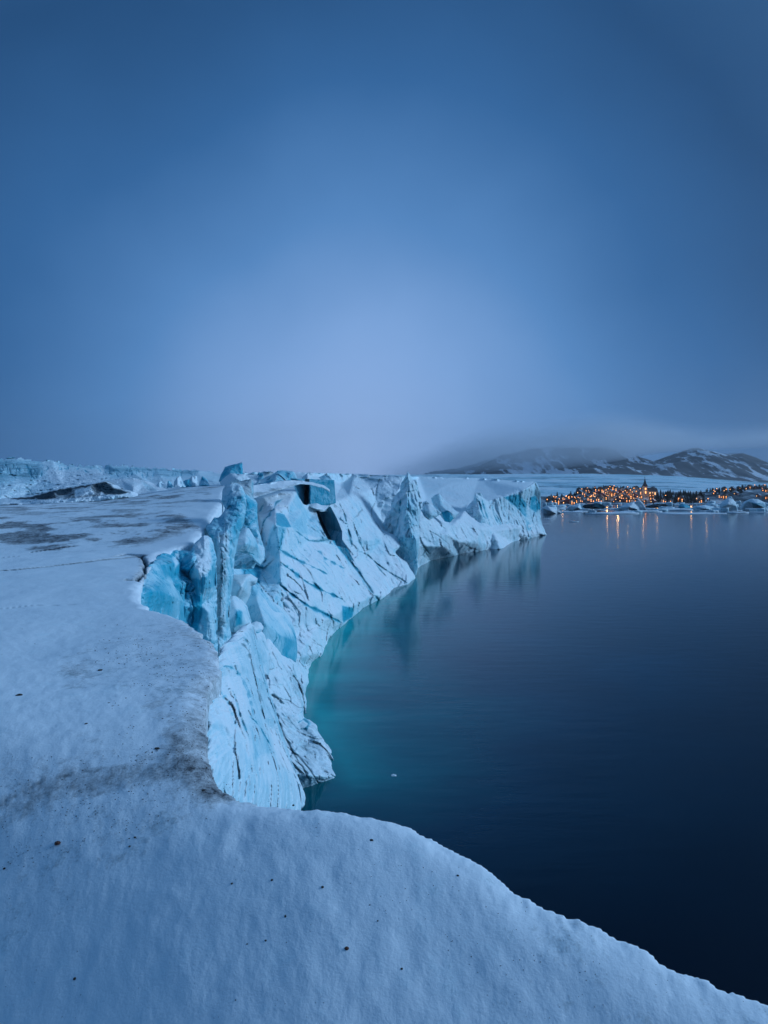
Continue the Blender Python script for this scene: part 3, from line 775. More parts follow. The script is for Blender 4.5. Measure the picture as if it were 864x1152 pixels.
# the leaning slab
piece('leaning_ice_slab', [(246, 737, dist_of(246, 740) + .8), (248, 728, dist_of(246, 730) + .9), (253, 725.5, 28), (257, 720, 31), (262, 714, 35), (270, 706, 39), (279, 702.5, 42), (284.5, 708, 43), (288, 722, 43), (293, 745, 43), (296, 764, 43), (301, 782, 42.5),
                           (306.7, 798.6, 42), (313, 820, 41), (320.5, 844, 40), (328, 866, 39), (336, 886, 38), (343, 905, 37), (330, 925, 33), (268, 925, 19), (226, 880, 16.2), (226, 800, 18.9), (229, 788, 19.6), (234, 770, 20.8), (243, 755, 21.9)],
      [(262, 735, 33), (264, 740, 33), (270, 780, 31), (284, 835, 29.5), (258, 810, 24), (246, 780, 22.6), (300, 860, 32), (294, 844, 32.5), (324, 888, 36), (285, 760, 39), (260, 850, 21.5), (243, 820, 20), (292, 800, 38)],
      [[(252, 725.5, 27), (262, 735, 33), (264, 740, 33), (270, 780, 31), (284, 835, 29.5)], [(294, 844, 32.5), (324, 888, 36)]],
      [([(251, 728), (262, 713), (280, 703), (282, 709), (268, 720), (262, 728)], (0.18, 0, 0), 4),
       ([(284, 710), (296, 765), (336, 888), (326, 880), (300, 820), (280, 740)], (0.42, 0.10, 0), 6),
       ([(262, 728), (280, 708), (288, 760), (300, 830), (285, 840), (268, 770)], (0.34, 0.12, 0), 8),
       ([(292, 846), (300, 842), (328, 892), (300, 892)], (0.14, 0, 0), 3), ([(232, 800), (246, 760), (258, 800), (262, 850), (240, 860)], (0.16, 0.05, 0), 8),
       ([(262, 830), (272, 835), (292, 880), (270, 890)], (0.40, 0.05, 0), 6)],
      [([(257, 733), (262, 738), (268, 750), (273, 775), (279, 805), (284, 834)], 2.2, 0.6, 0.85, 0.4), ([(276, 716), (283, 750), (292, 790)], 0.8, 0.3, 0.2, 0.5), ([(250, 770), (262, 800), (270, 840)], 0.8, 0.3, 0.1, 0.6), ([(288, 770), (300, 810), (312, 850)], 0.8, 0.3, 0.2, 0.6), ([(245, 800), (252, 840), (262, 870)], 0.8, 0.3, 0.1, 0.6), ([(258, 731), (264, 728), (268, 740)], 1.4, 0.3, 0.5, 0.5),
       ([(262, 838), (275, 850), (292, 872)], 1.0, 0.3, 0.1, 0.75), ([(244, 758), (254, 782), (262, 808), (268, 840)], 1.0, 0.25, 0.05, 0.6), ([(233, 790), (240, 812), (248, 850)], 0.9, 0.1, 0.0, 0.5)],
      base=(0.26, 0.04, 0), amp=0.5, size=1.5, chip=0.4, flute=0.2, step=0.8, seed=12, mat=M_ice_near, rnd=0.6, thick=3, jag=0.5,
      label='big leaning slab of pale ice with a dark crack down its face, just beyond the snow rim', cat='ice slab')

# the pointed spire
piece('ice_spire', [(458.8, 530.5, 224), (461.5, 534.5, 224), (464.5, 539, 224), (466.5, 539.5, 224), (469, 539.5, 224), (470.5, 546, 224), (472.5, 556, 224), (474.8, 565, 223), (473.5, 575, 222), (471.5, 585, 221),
                    (472.5, 600, 219), (471.5, 614, 217), (470, 626, 215), (470.5, 636, 214), (468, 648, 214), (463, 650, 214), (455, 638, 215), (446, 626, 216), (437, 609, 218), (434, 602, 218.5), (430.7, 589, 219.5), (436, 577, 221), (440.5, 572, 221),
                    (440.5, 564, 222), (444, 558, 222.5), (450, 552, 223), (451, 545, 223.5), (455.5, 537, 224)],
      [(460, 545, 221.5), (458, 570, 217), (462, 600, 212), (447, 580, 219), (450, 610, 214), (468, 570, 220), (468, 610, 213), (442, 600, 217)],
      [[(458.8, 530.5, 224), (460, 545, 221.5), (458, 570, 217), (462, 600, 212)]],
      [([(455, 560), (468, 560), (470, 590), (456, 600)], (0.50, 0, 0), 8), ([(445, 606), (468, 600), (470, 640), (455, 630)], (0.50, 0, 0), 8), ([(432, 588), (440, 574), (442, 600), (440, 612)], (0.32, 0.25, 0), 4)],
      [([(460, 550), (459, 562), (460, 575)], 1.0, 1.0, 0.2, 0.8), ([(451, 560), (449, 580), (445, 600)], 0.8, 1.0, 0.2, 0.7), ([(441, 588), (441, 606)], 0.7, 1.0, 0.5, 0.4), ([(471, 582), (472, 600)], 0.7, 1.0, 0.5, 0.4)],
      base=(0.32, 0.06, 0), amp=1.3, size=6, chip=0.5, flute=1.3, step=0.65, seed=13, mat=M_ice, rnd=1.5, thick=9, jag=0.75,
      label='tall pointed ice spire standing highest on the calving front', cat='ice spire')

# seracs between the spire and the headland
piece('serac', [(475.5, 564.5, 250), (480, 563.2, 250), (486, 568, 249), (491.7, 573, 248), (497, 577, 247), (492, 581, 246), (484, 584, 244), (478, 582, 244), (475, 576, 247)], [(483, 575, 244)],
      [], [([(476, 573), (482, 576), (484, 583), (477, 581)], (0.4, 0.2, 0.3), 3)], [], base=(0.32, 0.1, 0), amp=0.6, size=4, chip=0.8, step=0.5, seed=14, mat=M_ice, rnd=0.8, thick=5, jag=0.3,
      label='small tilted grey-blue serac leaning against the right foot of the tall spire', cat='serac')
piece('serac.001', [(484.8, 560.5, 262), (489.4, 556.5, 262), (494.6, 555.3, 262), (497, 559, 262), (500, 563, 262), (508, 570, 260), (516, 577.5, 258), (512, 583, 256), (506, 588, 253), (500.4, 586.6, 254), (495, 579, 256), (489, 572, 258)],
      [(496, 568, 257), (506, 578, 254)], [[(494.6, 555.3, 262), (496, 568, 257), (506, 578, 254)]],
      [([(497, 576.7), (503, 574), (507.5, 578), (510, 583), (506, 587.5), (500.5, 586.6)], (0.98, 0, 0), 1.2), ([(489, 557), (495, 556), (498, 566), (494, 572)], (0.42, 0, 0), 3)],
      [([(485, 583), (490, 580.5), (497, 577)], 0.9, 0.8, 1.0, 0.5)], base=(0.34, 0.03, 0), amp=0.6, size=4, chip=0.7, step=0.5, seed=15, mat=M_ice, rnd=0.8, thick=5, jag=0.3,
      label='serac with a vivid cyan hollow at its foot, between the tall spire and the headland', cat='serac')

# the headland
piece('ice_headland', [(602.7, 541.8, 378), (605, 546, 378), (608.2, 554, 377), (608.5, 566, 375), (607.8, 578, 374), (610, 590, 373), (615.5, 602.5, 372)] +
      [(616.5, 606, 385), (597, 611, 354), (567, 614.5, 339), (557, 616.5, 328)] +
      [(551, 606, 312), (541.7, 596.5, 306), (528, 588, 300), (519, 580.5, 302), (520, 577, 303), (526, 570, 306), (533.2, 562, 308), (534.6, 554.5, 309), (540.5, 554, 309), (543.5, 560, 312), (548, 563.5, 322),
       (556, 561, 328), (566, 558.5, 334), (573, 557, 338), (582, 554, 344), (590.6, 549.6, 352), (597, 545.5, 364)],
      [(540, 575, 303), (546, 590, 303), (553, 600, 305), (560, 575, 328), (567, 593, 328), (580, 570, 345), (590, 580, 352), (598, 568, 366), (600, 590, 363), (575, 603, 331), (592, 602, 344), (556, 580, 322), (545, 570, 312), (604, 600, 362), (566, 605, 325)],
      [[(534.6, 554.5, 309), (540, 575, 303), (546, 590, 303), (553, 600, 305)], [(548, 563.5, 322), (556, 580, 322), (567, 593, 328)], [(590.6, 549.6, 352), (598, 568, 366), (600, 590, 363)]],
      [([(566, 559), (584, 556), (592, 566), (592, 582), (587, 578), (582, 570), (572, 563)], (0.72, 0.1, 0), 3), ([(597, 560), (607, 556), (608, 572), (603, 576), (597, 572)], (0.92, 0, 0), 3.5),
       ([(591, 583), (597, 590), (599, 600), (593, 597)], (0.6, 0, 0), 3), ([(602, 543), (609, 554), (607, 566), (601, 556)], (0.55, 0.45, 0), 3), ([(560, 600), (602, 596), (616, 603), (600, 610), (560, 614)], (0.15, 0.03, 0), 5),
       ([(552, 604), (560, 600), (566, 608), (557, 613)], (0.5, 0.5, 0.1), 3)],
      [([(567, 560), (576, 565), (585, 574), (590, 580)], 1.0, 1.5, 0.1, 0.85), ([(559, 580), (562, 586), (565, 592)], 0.9, 1.5, 0.5, 0.6), ([(537, 558), (540, 570), (546, 585)], 0.7, 1.5, 0.2, 0.7),
       ([(541, 558), (545, 572), (551, 590)], 0.7, 1.5, 0.2, 0.7), ([(553, 568), (556, 580), (562, 592)], 0.8, 1.5, 0.2, 0.6), ([(594, 603), (598, 605)], 1.2, 1.5, 0.8, 0.5), ([(558, 613), (578, 610), (596, 607.5)], 0.5, 1.0, 0.7, 0.5)],
      base=(0.27, 0.04, 0), amp=2.0, size=10, chip=0.45, flute=1.6, step=0.65, seed=16, mat=M_ice, rnd=1.2, thick=14, jag=0.35,
      label='blunt ice headland with a teal corner hollow, at the far end of the calving front', cat='ice cliff')

# blocks on the skyline
piece('serac.002', [(246, 542, 150), (249, 533, 151), (253, 525.5, 152), (262, 522.5, 152), (271.8, 520.2, 152), (272.3, 533, 150), (266, 540, 148), (256, 543, 148)], [(258, 533, 149)],
      [[(253, 525.5, 152), (258, 533, 149)]], [([(246, 542), (253, 525), (272, 520), (272, 532), (260, 532)], (0.78, 0, 0), 1.5)], [], base=(0.7, 0, 0), amp=0.5, size=4, chip=0.5, step=0.5, seed=17, mat=M_ice, rnd=0.6, thick=6, jag=0.3,
      label='turquoise box-shaped serac jutting above the skyline over the dirty fin', cat='serac')
piece('serac.003', [(247, 543, 143), (254, 536, 144), (259, 532.4, 144), (274, 533.6, 144), (280, 538, 144), (282, 545, 142), (250, 548, 141)], [(266, 538, 141)], [], [], [], base=(0.22, 0, 0), amp=0.5, size=4, chip=0.7, step=0.5, seed=18,
      mat=M_ice, rnd=0.6, thick=6, jag=0.3, label='low pale wedge of ice in front of the turquoise box-shaped serac', cat='serac')
piece('serac.004', [(284, 547, 175), (290, 541, 178), (300, 536, 180), (306, 534, 180), (312, 529.5, 181), (321, 529, 182), (329.5, 530, 182), (332, 533, 182), (334, 538, 180), (322, 541, 177), (306, 546, 174), (294, 549, 172)], [(310, 538, 175)],
      [[(312, 529.5, 181), (310, 538, 175)]], [([(286, 547), (300, 541), (308, 539), (304, 545), (290, 549)], (0.85, 0, 0), 2), ([(312, 530), (330, 530), (333, 537), (312, 540)], (0.62, 0, 0), 2)], [([(296, 538), (308, 533)], 0.8, 0.6, 0.5, 0.5)],
      base=(0.45, 0, 0), amp=0.6, size=4, chip=0.6, step=0.5, seed=19, mat=M_ice, rnd=0.6, thick=7, jag=0.3, label='low light-blue serac with an undercut teal foot, on the skyline above the snow ramp', cat='serac')
piece('serac.005', [(350, 543, 228), (357, 538, 229), (364, 534.5, 230), (371, 535, 230), (374, 539, 229), (377, 545, 227), (368, 549, 224)], [(365, 541, 225)], [], [([(352, 543), (364, 535), (371, 536), (372, 545)], (0.55, 0, 0), 2)], [],
      base=(0.4, 0, 0), amp=0.6, size=4, chip=0.6, step=0.5, seed=20, mat=M_ice, rnd=0.6, thick=7, jag=0.3, label='small triangular blue serac on the skyline above the boxed crevasse', cat='serac')
# broken blocks along the crest
_rc = random.Random(5)
for k in range(20):
    x = _rc.uniform(168, 244) if k < 9 else _rc.uniform(284, 362)
    yb = np.interp(x, [168, 244, 284, 362], [547, 543, 541, 540]); d = (_rc.uniform(135, 165) if k < 9 else _rc.uniform(185, 215)); h = _rc.uniform(4, 10); w = _rc.uniform(5, 13); lean = _rc.uniform(-.4, .5) * w
    o_ = [(x - w / 2, yb + 3, d * .97), (x - w * .4, yb - h * .4, d), (x - w * .1 + lean * .6, yb - h, d), (x + w * .12 + lean, yb - h * 1.05, d), (x + w * .3 + lean * .5, yb - h * .45, d), (x + w / 2, yb + 3, d * .97)]
    piece('crest_block', o_, [(x + lean * .3, yb - h * .2, d * .975)], [], [], [], base=(_rc.choice([.15, .35, .65, .8]), 0.03, 0), amp=0.5, size=3, chip=0.6, step=0.5, seed=200 + k, mat=M_ice, rnd=0.4, thick=4, jag=0.25, soft=0.3,
          label='small broken ice block on the glacier skyline by the dirty fin' if k < 9 else 'small broken ice block on the glacier skyline above the boxed crevasse', cat='ice block', group='broken ice blocks near the fin' if k < 9 else 'broken ice blocks above the crevasse')
# slabs that roof and floor the boxed crevasse
piece('ice_slab', [(230, 556, 118), (262, 549, 135), (290, 545, 150), (320, 540.5, 160), (336, 540.5, 165), (352, 542.6, 168), (364.7, 546, 170), (371, 551, 170), (371.4, 554, 169), (364, 549.5, 168), (347, 545.2, 165), (338, 544.6, 163), (330, 547, 158), (310, 553, 148), (288, 560, 136), (262, 566, 125)],
      [], [], [([(262, 560), (320, 547), (334, 543), (334, 549), (290, 563)], (0.2, 0.3, 0), 4)], [], base=(0.10, 0.05, 0), amp=0.25, size=4, chip=0.3, step=0.6, seed=21, mat=M_ice, rnd=0.3, thick=5, jag=0.25,
      label='long thin snow-covered slab roofing the boxed cyan crevasse', cat='ice slab')
piece('ice_slab.001', [(344, 568, 172), (358, 564, 176), (373.4, 560.3, 180), (376.5, 562.5, 180), (371, 569, 176), (366, 574.5, 172), (356, 573, 168), (350, 571, 168)], [], [], [], [([(376.5, 563), (371, 569), (366, 574.5)], 0.9, 0.4, 0.95, 0.4)],
      base=(0.10, 0, 0), amp=0.2, size=3, chip=0.3, step=0.5, seed=22, mat=M_ice, rnd=0.3, thick=3, label='small flat white slab bridging the boxed cyan crevasse and the dark one below', cat='ice slab')
piece('crevasse_wall', [(326, 538, 174), (376, 540, 178), (378, 566, 177), (346, 574, 173), (330, 562, 170)], [(342.5, 544, 179), (342.5, 568, 176), (345, 556, 183), (348.5, 569, 172.5), (348.5, 544, 174)],
      [[(342.5, 544, 179), (342.5, 568, 176)], [(348.5, 569, 172.5), (348.5, 544, 174)]],
      [([(324, 536), (342.8, 536), (341.8, 572), (324, 572)], (0.70, 0, 0), 1), ([(343, 536), (348, 536), (347.3, 575), (342, 575)], (0.5, 0, 0.98), 0.8)], [([(341.5, 545), (341.5, 566)], 0.5, 0.1, 0, 0.2)],  # slot gloom painted into the colour, over its real depth
      base=(0.72, 0, 0), amp=0.25, size=4, chip=0.2, step=0.5, seed=23, soft=0.3, mat=M_cave, label='cyan box-shaped crevasse mouth with a dark upright slot', cat='crevasse')
piece('crevasse_wall.001', [(350, 570, 180), (372, 570, 179), (379, 583, 178), (385, 598, 177.5), (385, 607, 176), (391, 617, 175), (404, 642, 173), (400, 647, 172), (392, 635, 173), (380, 618, 174), (373, 612, 175), (364, 608, 176), (358, 597, 178), (352, 583, 180)],
      [(358, 580, 183), (363.5, 594, 182), (371, 606, 178.5), (381, 616, 175)], [[(358, 580, 183), (363.5, 594, 182), (371, 606, 178.5), (381, 616, 175)]], [([(345, 565), (356, 570), (361, 582), (366.5, 594), (373, 607), (380, 616), (374, 620), (350, 604)], (0.6, 0, 0.95), 1.5)], [],  # left wall painted dark, deepening the crevasse shade by colour
      base=(0.70, 0, 0), amp=0.25, size=4, chip=0.2, step=0.5, seed=24, soft=0.3, mat=M_cave, label='long open crevasse running down the slope, black on the left and turquoise on the right', cat='crevasse')

# ================================================================== FAR LEFT: SERAC FIELD AND DEBRIS RIDGE
def at_z(px, y, z):   # distance of image row y on a surface at height z
    return (H - z) * F / (y - HY)

far_left_out = [(-160, 512, 420), (-60, 515, 420), (0, 516.5, 420), (20, 515.5, 420), (45, 519, 420), (60, 518, 430), (75, 523.5, 430), (100, 523.5, 440), (118, 526, 430), (122, 523, 420), (140, 523.5, 410),
                (155, 525.5, 410), (175, 526, 415), (200, 528.5, 420), (222, 528.5, 430), (240, 531, 440), (275, 532, 460), (300, 534, 480), (330, 540, 470), (300, 560, 240), (240, 560, 190), (150, 570, 180), (0, 585, 175), (-160, 590, 175)]
far_left_in = [(0, 530, 330), (25, 535, 315), (45, 540, 290), (60, 527, 360), (90, 528, 370), (115, 535, 300), (130, 530, 330), (150, 532, 310), (180, 535, 300), (200, 540, 280), (170, 545, 240), (20, 545, 260), (0, 560, 210), (70, 545, 260),
               (-60, 540, 280), (-160, 540, 280), (225, 536, 320), (250, 545, 250), (205, 531, 400), (190, 549, 215)]
piece('serac_field', far_left_out, far_left_in, [],
      [([(-160, 512), (0, 516), (45, 519), (50, 530), (38, 545), (20, 540), (0, 545), (-160, 545)], (0.55, 0.25, 0), 10), ([(118, 525), (160, 525), (225, 529), (215, 535), (190, 537), (160, 531), (125, 537)], (0.55, 0.25, 0), 6),
       ([(50, 527), (115, 530), (110, 545), (60, 548)], (0.10, 0, 0), 8), ([(62, 519), (110, 524), (108, 528), (64, 524)], (0.45, 0.2, 0), 4)],
      [*[([(x_, y_), (x_ + random.uniform(-2, 2), y_ + l_ * .5), (x_ + random.uniform(-2, 4), y_ + l_)], random.uniform(.6, 1.6), 4, random.uniform(.2, .8), .9) for x_, y_, l_ in
        [(random.uniform(-20, 55), random.uniform(518, 532), random.uniform(3, 9)) for _ in range(26)] + [(random.uniform(118, 225), random.uniform(525, 532), random.uniform(2, 6)) for _ in range(40)] + [(random.uniform(60, 115), random.uniform(522, 530), random.uniform(1, 3)) for _ in range(14)]],
       ([(10, 525), (12, 533), (17, 537)], 2.2, 3, 0.8, 0.8), ([(30, 523), (34, 533), (38, 538)], 2.0, 3, 0.5, 0.9), ([(25, 545), (33, 551), (36, 555)], 1.2, 2, 0.7, 0.5), ([(125, 530), (131, 528), (136, 532)], 1.5, 2, 0.5, 0.8),
       ([(150, 528), (160, 531), (170, 538)], 0.8, 2, 0.5, 0.5)],
      base=(0.30, 0.03, 0), amp=5.0, size=15, chip=0.22, flute=3.0, soft=0.8, step=0.7, seed=31, mat=M_far, jag=2.0, kind='structure')
# snow ridge with the dark band of frozen debris
piece('debris_ridge', [(-2, 561, 128), (9, 560.5, 128), (37, 557.5, 128), (65, 549.5, 128), (81, 547.5, 128), (104, 543.5, 128), (118.5, 541.2, 128), (126, 545, 127), (133, 549.5, 126), (148, 553, 125), (150, 560, 121),
                       (111, 564, 118), (74, 567, 116), (37, 568, 116), (-2, 568, 116)],
      [(37, 562.5, 120), (74, 561, 119), (111, 558, 119), (130, 556, 120), (100, 552, 121), (60, 556, 121)],
      [], [([(9, 561.5), (37, 559), (65, 550.5), (81, 548.5), (104, 544.5), (118, 542.5), (113, 558), (74, 561), (50, 562)], (0.15, 0.42, 0.1), 2.5),
           ([(60, 552), (80, 549), (80, 552), (72, 556), (66, 557)], (0.1, 0.85, 0.55), 3), ([(12, 561), (40, 559), (38, 561.5)], (0.1, 0.8, 0.5), 2), ([(84, 549), (102, 545.5), (98, 548)], (0.1, 0.8, 0.5), 2), ([(104, 545), (119, 542), (128, 549), (146, 554), (134, 556), (118, 556), (110, 550)], (0.2, 0.7, 0.66), 3.5),
           ([(84, 551), (102, 547), (106, 556), (84, 559)], (0.10, 0.1, 0), 3), ([(38, 558), (60, 552), (62, 560), (44, 562)], (0.1, 0.7, 0.4), 3)],
      [], base=(0.12, 0.05, 0), amp=0.6, size=3.5, chip=0.3, flute=0.5, step=0.5, seed=32, mat=M_ice, rnd=0.8, thick=10, jag=0.3,
      label='snow ridge with a dark brown debris band, at the far left of the plateau', cat='snow ridge')
# the smooth white hump behind it
piece('snow_hump', [(110, 545, 150), (122, 541, 151), (135, 538.5, 152), (150, 538, 152), (163, 541, 151), (175, 546, 149), (190, 552, 146), (150, 562, 138), (110, 560, 138)], [(150, 548, 144)], [], [([(158, 540), (170, 546), (178, 552), (166, 552)], (0.35, 0.2, 0), 4)],
      [([(160, 540), (168, 546)], 0.6, 0.6, 0.6, 0.4)], base=(0.10, 0, 0), amp=0.6, size=5, chip=0.1, flute=0.3, step=0.6, seed=33, mat=M_ice, rnd=2, thick=12, label='smooth white ice hump rising behind the right end of the debris ridge', cat='snow hump')

# ================================================================== FAR GLACIER, SHORE, MOUNTAINS
def grid_surface(name, px0, px1, nxx, d0, d1, ny_, zf, mat, pf=None, kind='structure'):
    us = (np.linspace(px0, px1, nxx) - CX) / F; ys = np.geomspace(d0, d1, ny_)
    U, Y = np.meshgrid(us, ys); X = (U * Y).ravel(); Y = Y.ravel(); PX = CX + X / Y * F
    Z = zf(X, Y, PX)
    i = (np.arange((ny_ - 1) * nxx).reshape(-1, nxx)[:, :-1]).ravel()
    q = np.stack([i, i + 1, i + nxx + 1, i + nxx], 1)
    pc = pf(X, Y, PX, Z) if pf else None
    o = link(name, mesh_np(name, np.stack([X, Y, Z], 1), q, pc), mat)
    tag(o, kind=kind)
    return o

def zf_far(X, Y, PX):
    top = np.interp(PX, [300, 470, 600, 700, 760, 800, 864, 1000], [534, 534.5, 534, 535, 536.5, 540, 544.5, 548])
    ztop = H - (top - HY) / F * 2600
    f = sstep(1080, 2600, Y)
    z = 4 + (ztop - 4) * f ** 0.75
    P = np.stack([X, Y, X * 0], 1)
    z += 2.6 * ridged(P / 70, 5, 61) * sstep(1050, 1200, Y) + 6 * fbm(P / 260, 3, 62) * f
    return z
def pf_far(X, Y, PX, Z):
    P = np.stack([X, Y, X * 0], 1)
    n = 0.5 + 0.5 * fbm(P / np.array([140, 60, 1]), 5, 63)
    return np.stack([0.42 + 0.7 * (n - 0.5), 0.22 * sstep(0.5, 0.7, n) + 0.08, 0.12 * sstep(0.55, 0.75, n)], 1)
grid_surface('far_glacier', 380, 1150, 420, 1060, 2700, 160, zf_far, M_far, pf_far)

def shore_z(X, Y, PX=None):
    if PX is None: PX = CX + X / Y * F
    crest = np.interp(PX, [560, 615, 640, 650, 690, 735, 800, 840, 900, 1100], [0.5, 4, 6, 12, 15, 12, 12, 16, 18, 20])
    P = np.stack([X, Y, X * 0], 1)
    return -1.5 + (crest + 1.5) * sstep(880, 1000, Y) * (1 - 0.6 * sstep(1030, 1120, Y)) + 0.8 * fbm(P / 30, 3, 65) * sstep(880, 910, Y)
M_shore = ice_material('shore_snow', 2.5, 0.5, (1, 1, 1))
def pf_sh(X, Y, PX, Z):
    P = np.stack([X, Y, X * 0], 1); n = fbm(P / 18, 4, 66)
    return np.stack([0.1 + 0 * X, 0.42 + 0.3 * n, 0.35 + 0.5 * n], 1)
grid_surface('far_shore', 560, 1150, 330, 885, 1130, 60, shore_z, M_shore, pf_sh)

m_rock, t, out = nt('mountain_rock')
tc = N(t, 'ShaderNodeTexCoord'); geo = N(t, 'ShaderNodeNewGeometry'); sg = N(t, 'ShaderNodeSeparateXYZ'); t.links.new(geo.outputs['Normal'], sg.inputs[0])
mp = N(t, 'ShaderNodeMapping'); t.links.new(tc.outputs['Object'], mp.inputs[0]); mp.inputs['Scale'].default_value = (1, 0.22, 0.35)
n1 = noise(t, mp.outputs[0], 0.011, 7, 0.65); n2 = noise(t, mp.outputs[0], 0.035, 5, 0.6)
v = mathn(t, 'ADD', mathn(t, 'MULTIPLY', sg.outputs[2], 0.55), mathn(t, 'ADD', mathn(t, 'MULTIPLY', n1, 0.9), mathn(t, 'MULTIPLY', n2, 0.35)))
fac = maprange(t, v, 1.15, 1.20, 0, 1)
rock = ramp(t, n2, [(0.3, (0.012, 0.014, 0.02)), (0.7, (0.045, 0.048, 0.06))])
p = N(t, 'ShaderNodeBsdfPrincipled'); p.inputs['Roughness'].default_value = 0.85
t.links.new(mixc(t, fac, rock, (0.62, 0.66, 0.72)), p.inputs['Base Color']); t.links.new(p.outputs[0], out.inputs[0])
def zf_mt(X, Y, PX):
    P = np.stack([X, Y, X * 0], 1)
    prof = np.interp(PX, [380, 470, 520, 560, 600, 640, 680, 700, 713, 722, 735, 747, 760, 771, 795, 815, 835, 850, 864, 900, 1000, 1200],
                     [543, 541, 528, 514, 505, 502, 503, 508, 512, 515.5, 519.5, 515, 511, 508.5, 508, 511, 511, 516, 522, 529, 531, 530])
    zt = H - (prof - HY) / F * 4000
    r = sstep(2650, 4000, Y) ** 1.3 * (1 - 0.8 * sstep(4100, 5200, Y))
    z = 15 + (zt - 15) * r
    z += (38 * ridged(P / 380, 5, 71) + 14 * fbm(P / 150, 4, 72)) * sstep(2750, 3500, Y) * sstep(4000, 3700, Y) + 5 * ridged(P / 90, 3, 73) * sstep(2750, 3500, Y)
    return z
grid_surface('mountains', 380, 1150, 520, 2640, 5200, 200, zf_mt, m_rock)

# ================================================================== FOG BANK OVER THE MOUNTAINS
def volume(name, color, dens, aniso=0.0):
    m, t, out = nt(name)
    v = N(t, 'ShaderNodeVolumePrincipled'); v.inputs['Color'].default_value = (*color, 1); v.inputs['Density'].default_value = dens
    v.inputs['Anisotropy'].default_value = aniso
    t.links.new(v.outputs[0], out.inputs['Volume'])
    return m
def fog_bank():
    # a long roll of fog whose underside frays upwards: thin at its lower lip, a kilometre thick above
    nx = 160; rows = 26
    xs = np.linspace(-100, 4200, nx)
    V = []
    fade = sstep(-100, 700, xs) * (1 - 0.75 * sstep(1000, 1700, xs))
    for side in (0, 1):
        for j in range(rows):
            f = j / (rows - 1)
            px = CX + xs / 3300 * F
            lip = np.interp(px, [200, 430, 520, 600, 660, 700, 760, 830, 900], [35, 35, 34, 48, 84, 116, 165, 185, 195])
            lip = lip + 14 * fbm(np.stack([xs / 420, 0 * xs, 0 * xs + 3], 1), 4, 81)
            top = lip + 90 + 210 * fade + 60 * fbm(np.stack([xs / 900, 0 * xs, 0 * xs + 8], 1), 3, 83)
            z = lip + (top - lip) * f
            g = math.sin(math.pi * f ** 0.5) ** 2.0
            thick = (900 * g) * fade + 1
            wob = 90 * g * fbm(np.stack([xs / 500, z / 160, 0 * xs + side * 9], 1), 4, 82)
            y = 3500 + (thick / 2 + np.abs(wob)) * (1 if side else -1)
            V.append(np.stack([xs, y, z], 1))
    V = np.concatenate(V); Fc = []
    n = nx * rows
    for j in range(rows - 1):
        for i in range(nx - 1):
            a = j * nx + i
            Fc.append((a, a + 1, a + nx + 1, a + nx)); b = a + n
            Fc.append((b, b + nx, b + nx + 1, b + 1))
    for i in range(nx - 1):
        Fc.append((i, i + n, i + 1 + n, i + 1)); a = (rows - 1) * nx + i
        Fc.append((a, a + 1, a + 1 + n, a + n))
    for j in range(rows - 1):
        a = j * nx; Fc.append((a, a + nx, a + nx + n, a + n)); a = j * nx + nx - 1
        Fc.append((a, a + n, a + nx + n, a + nx))
    me = mesh_np('fog_bank', V, Fc)
    tag(link('fog_bank', me, volume('fog', (0.93, 0.95, 0.99), 0.0030, 0.3)), kind='stuff')
fog_bank()
# the damp air itself
def box_mesh(name, x0, x1, y0, y1, z0, z1):
    V = [(x, y, z) for z in (z0, z1) for y in (y0, y1) for x in (x0, x1)]
    return mesh_np(name, V, [(0, 2, 3, 1), (4, 5, 7, 6), (0, 1, 5, 4), (2, 6, 7, 3), (0, 4, 6, 2), (1, 3, 7, 5)], smooth=False)
tag(link('haze', box_mesh('haze', -5600, 5600, -40, 5400, -6, 420), volume('haze_air', (0.93, 0.95, 0.99), 0.00006, 0.6)), kind='stuff')

# ================================================================== SMALL THINGS
def fromlists(name, V, Fc, mats, mi=None, parent=None, smooth=False):
    me = bpy.data.meshes.new(name); me.from_pydata(V, [], Fc); me.update()
    for m in (mats if isinstance(mats, (list, tuple)) else [mats]): me.materials.append(m)
    if mi: me.polygons.foreach_set('material_index', mi)
    if smooth: me.polygons.foreach_set('use_smooth', [True] * len(me.polygons))
    o = bpy.data.objects.new(name, me); COL.objects.link(o)
    if parent: o.parent = parent
    return o
def empty(name, loc, rz=0.0, sc=1.0):
    o = bpy.data.objects.new(name, None); COL.objects.link(o); o.location = loc; o.rotation_euler = (0, 0, rz); o.scale = (sc,) * 3
    o.empty_display_size = 0.2
    return o
def boxv(x0, x1, y0, y1, z0, z1):
    V = [(x, y, z) for z in (z0, z1) for y in (y0, y1) for x in (x0, x1)]
    return V, [(0, 2, 3, 1), (4, 5, 7, 6), (0, 1, 5, 4), (2, 6, 7, 3), (0, 4, 6, 2), (1, 3, 7, 5)]
def copy_tree(o, parent=None):
    c = o.copy(); COL.objects.link(c)
    if parent: c.parent = parent
    for ch in [k for k in bpy.data.objects if k.parent == o]: copy_tree(ch, c)
    return c

def ico(sub):
    import bmesh
    bm = bmesh.new(); bmesh.ops.create_icosphere(bm, subdivisions=sub, radius=1.0)
    V = np.array([v.co[:] for v in bm.verts]); Fc = np.array([[v.index for v in f.verts] for f in bm.faces]); bm.free()
    return V, Fc
ICO3, ICO4 = ico(3), ico(5)

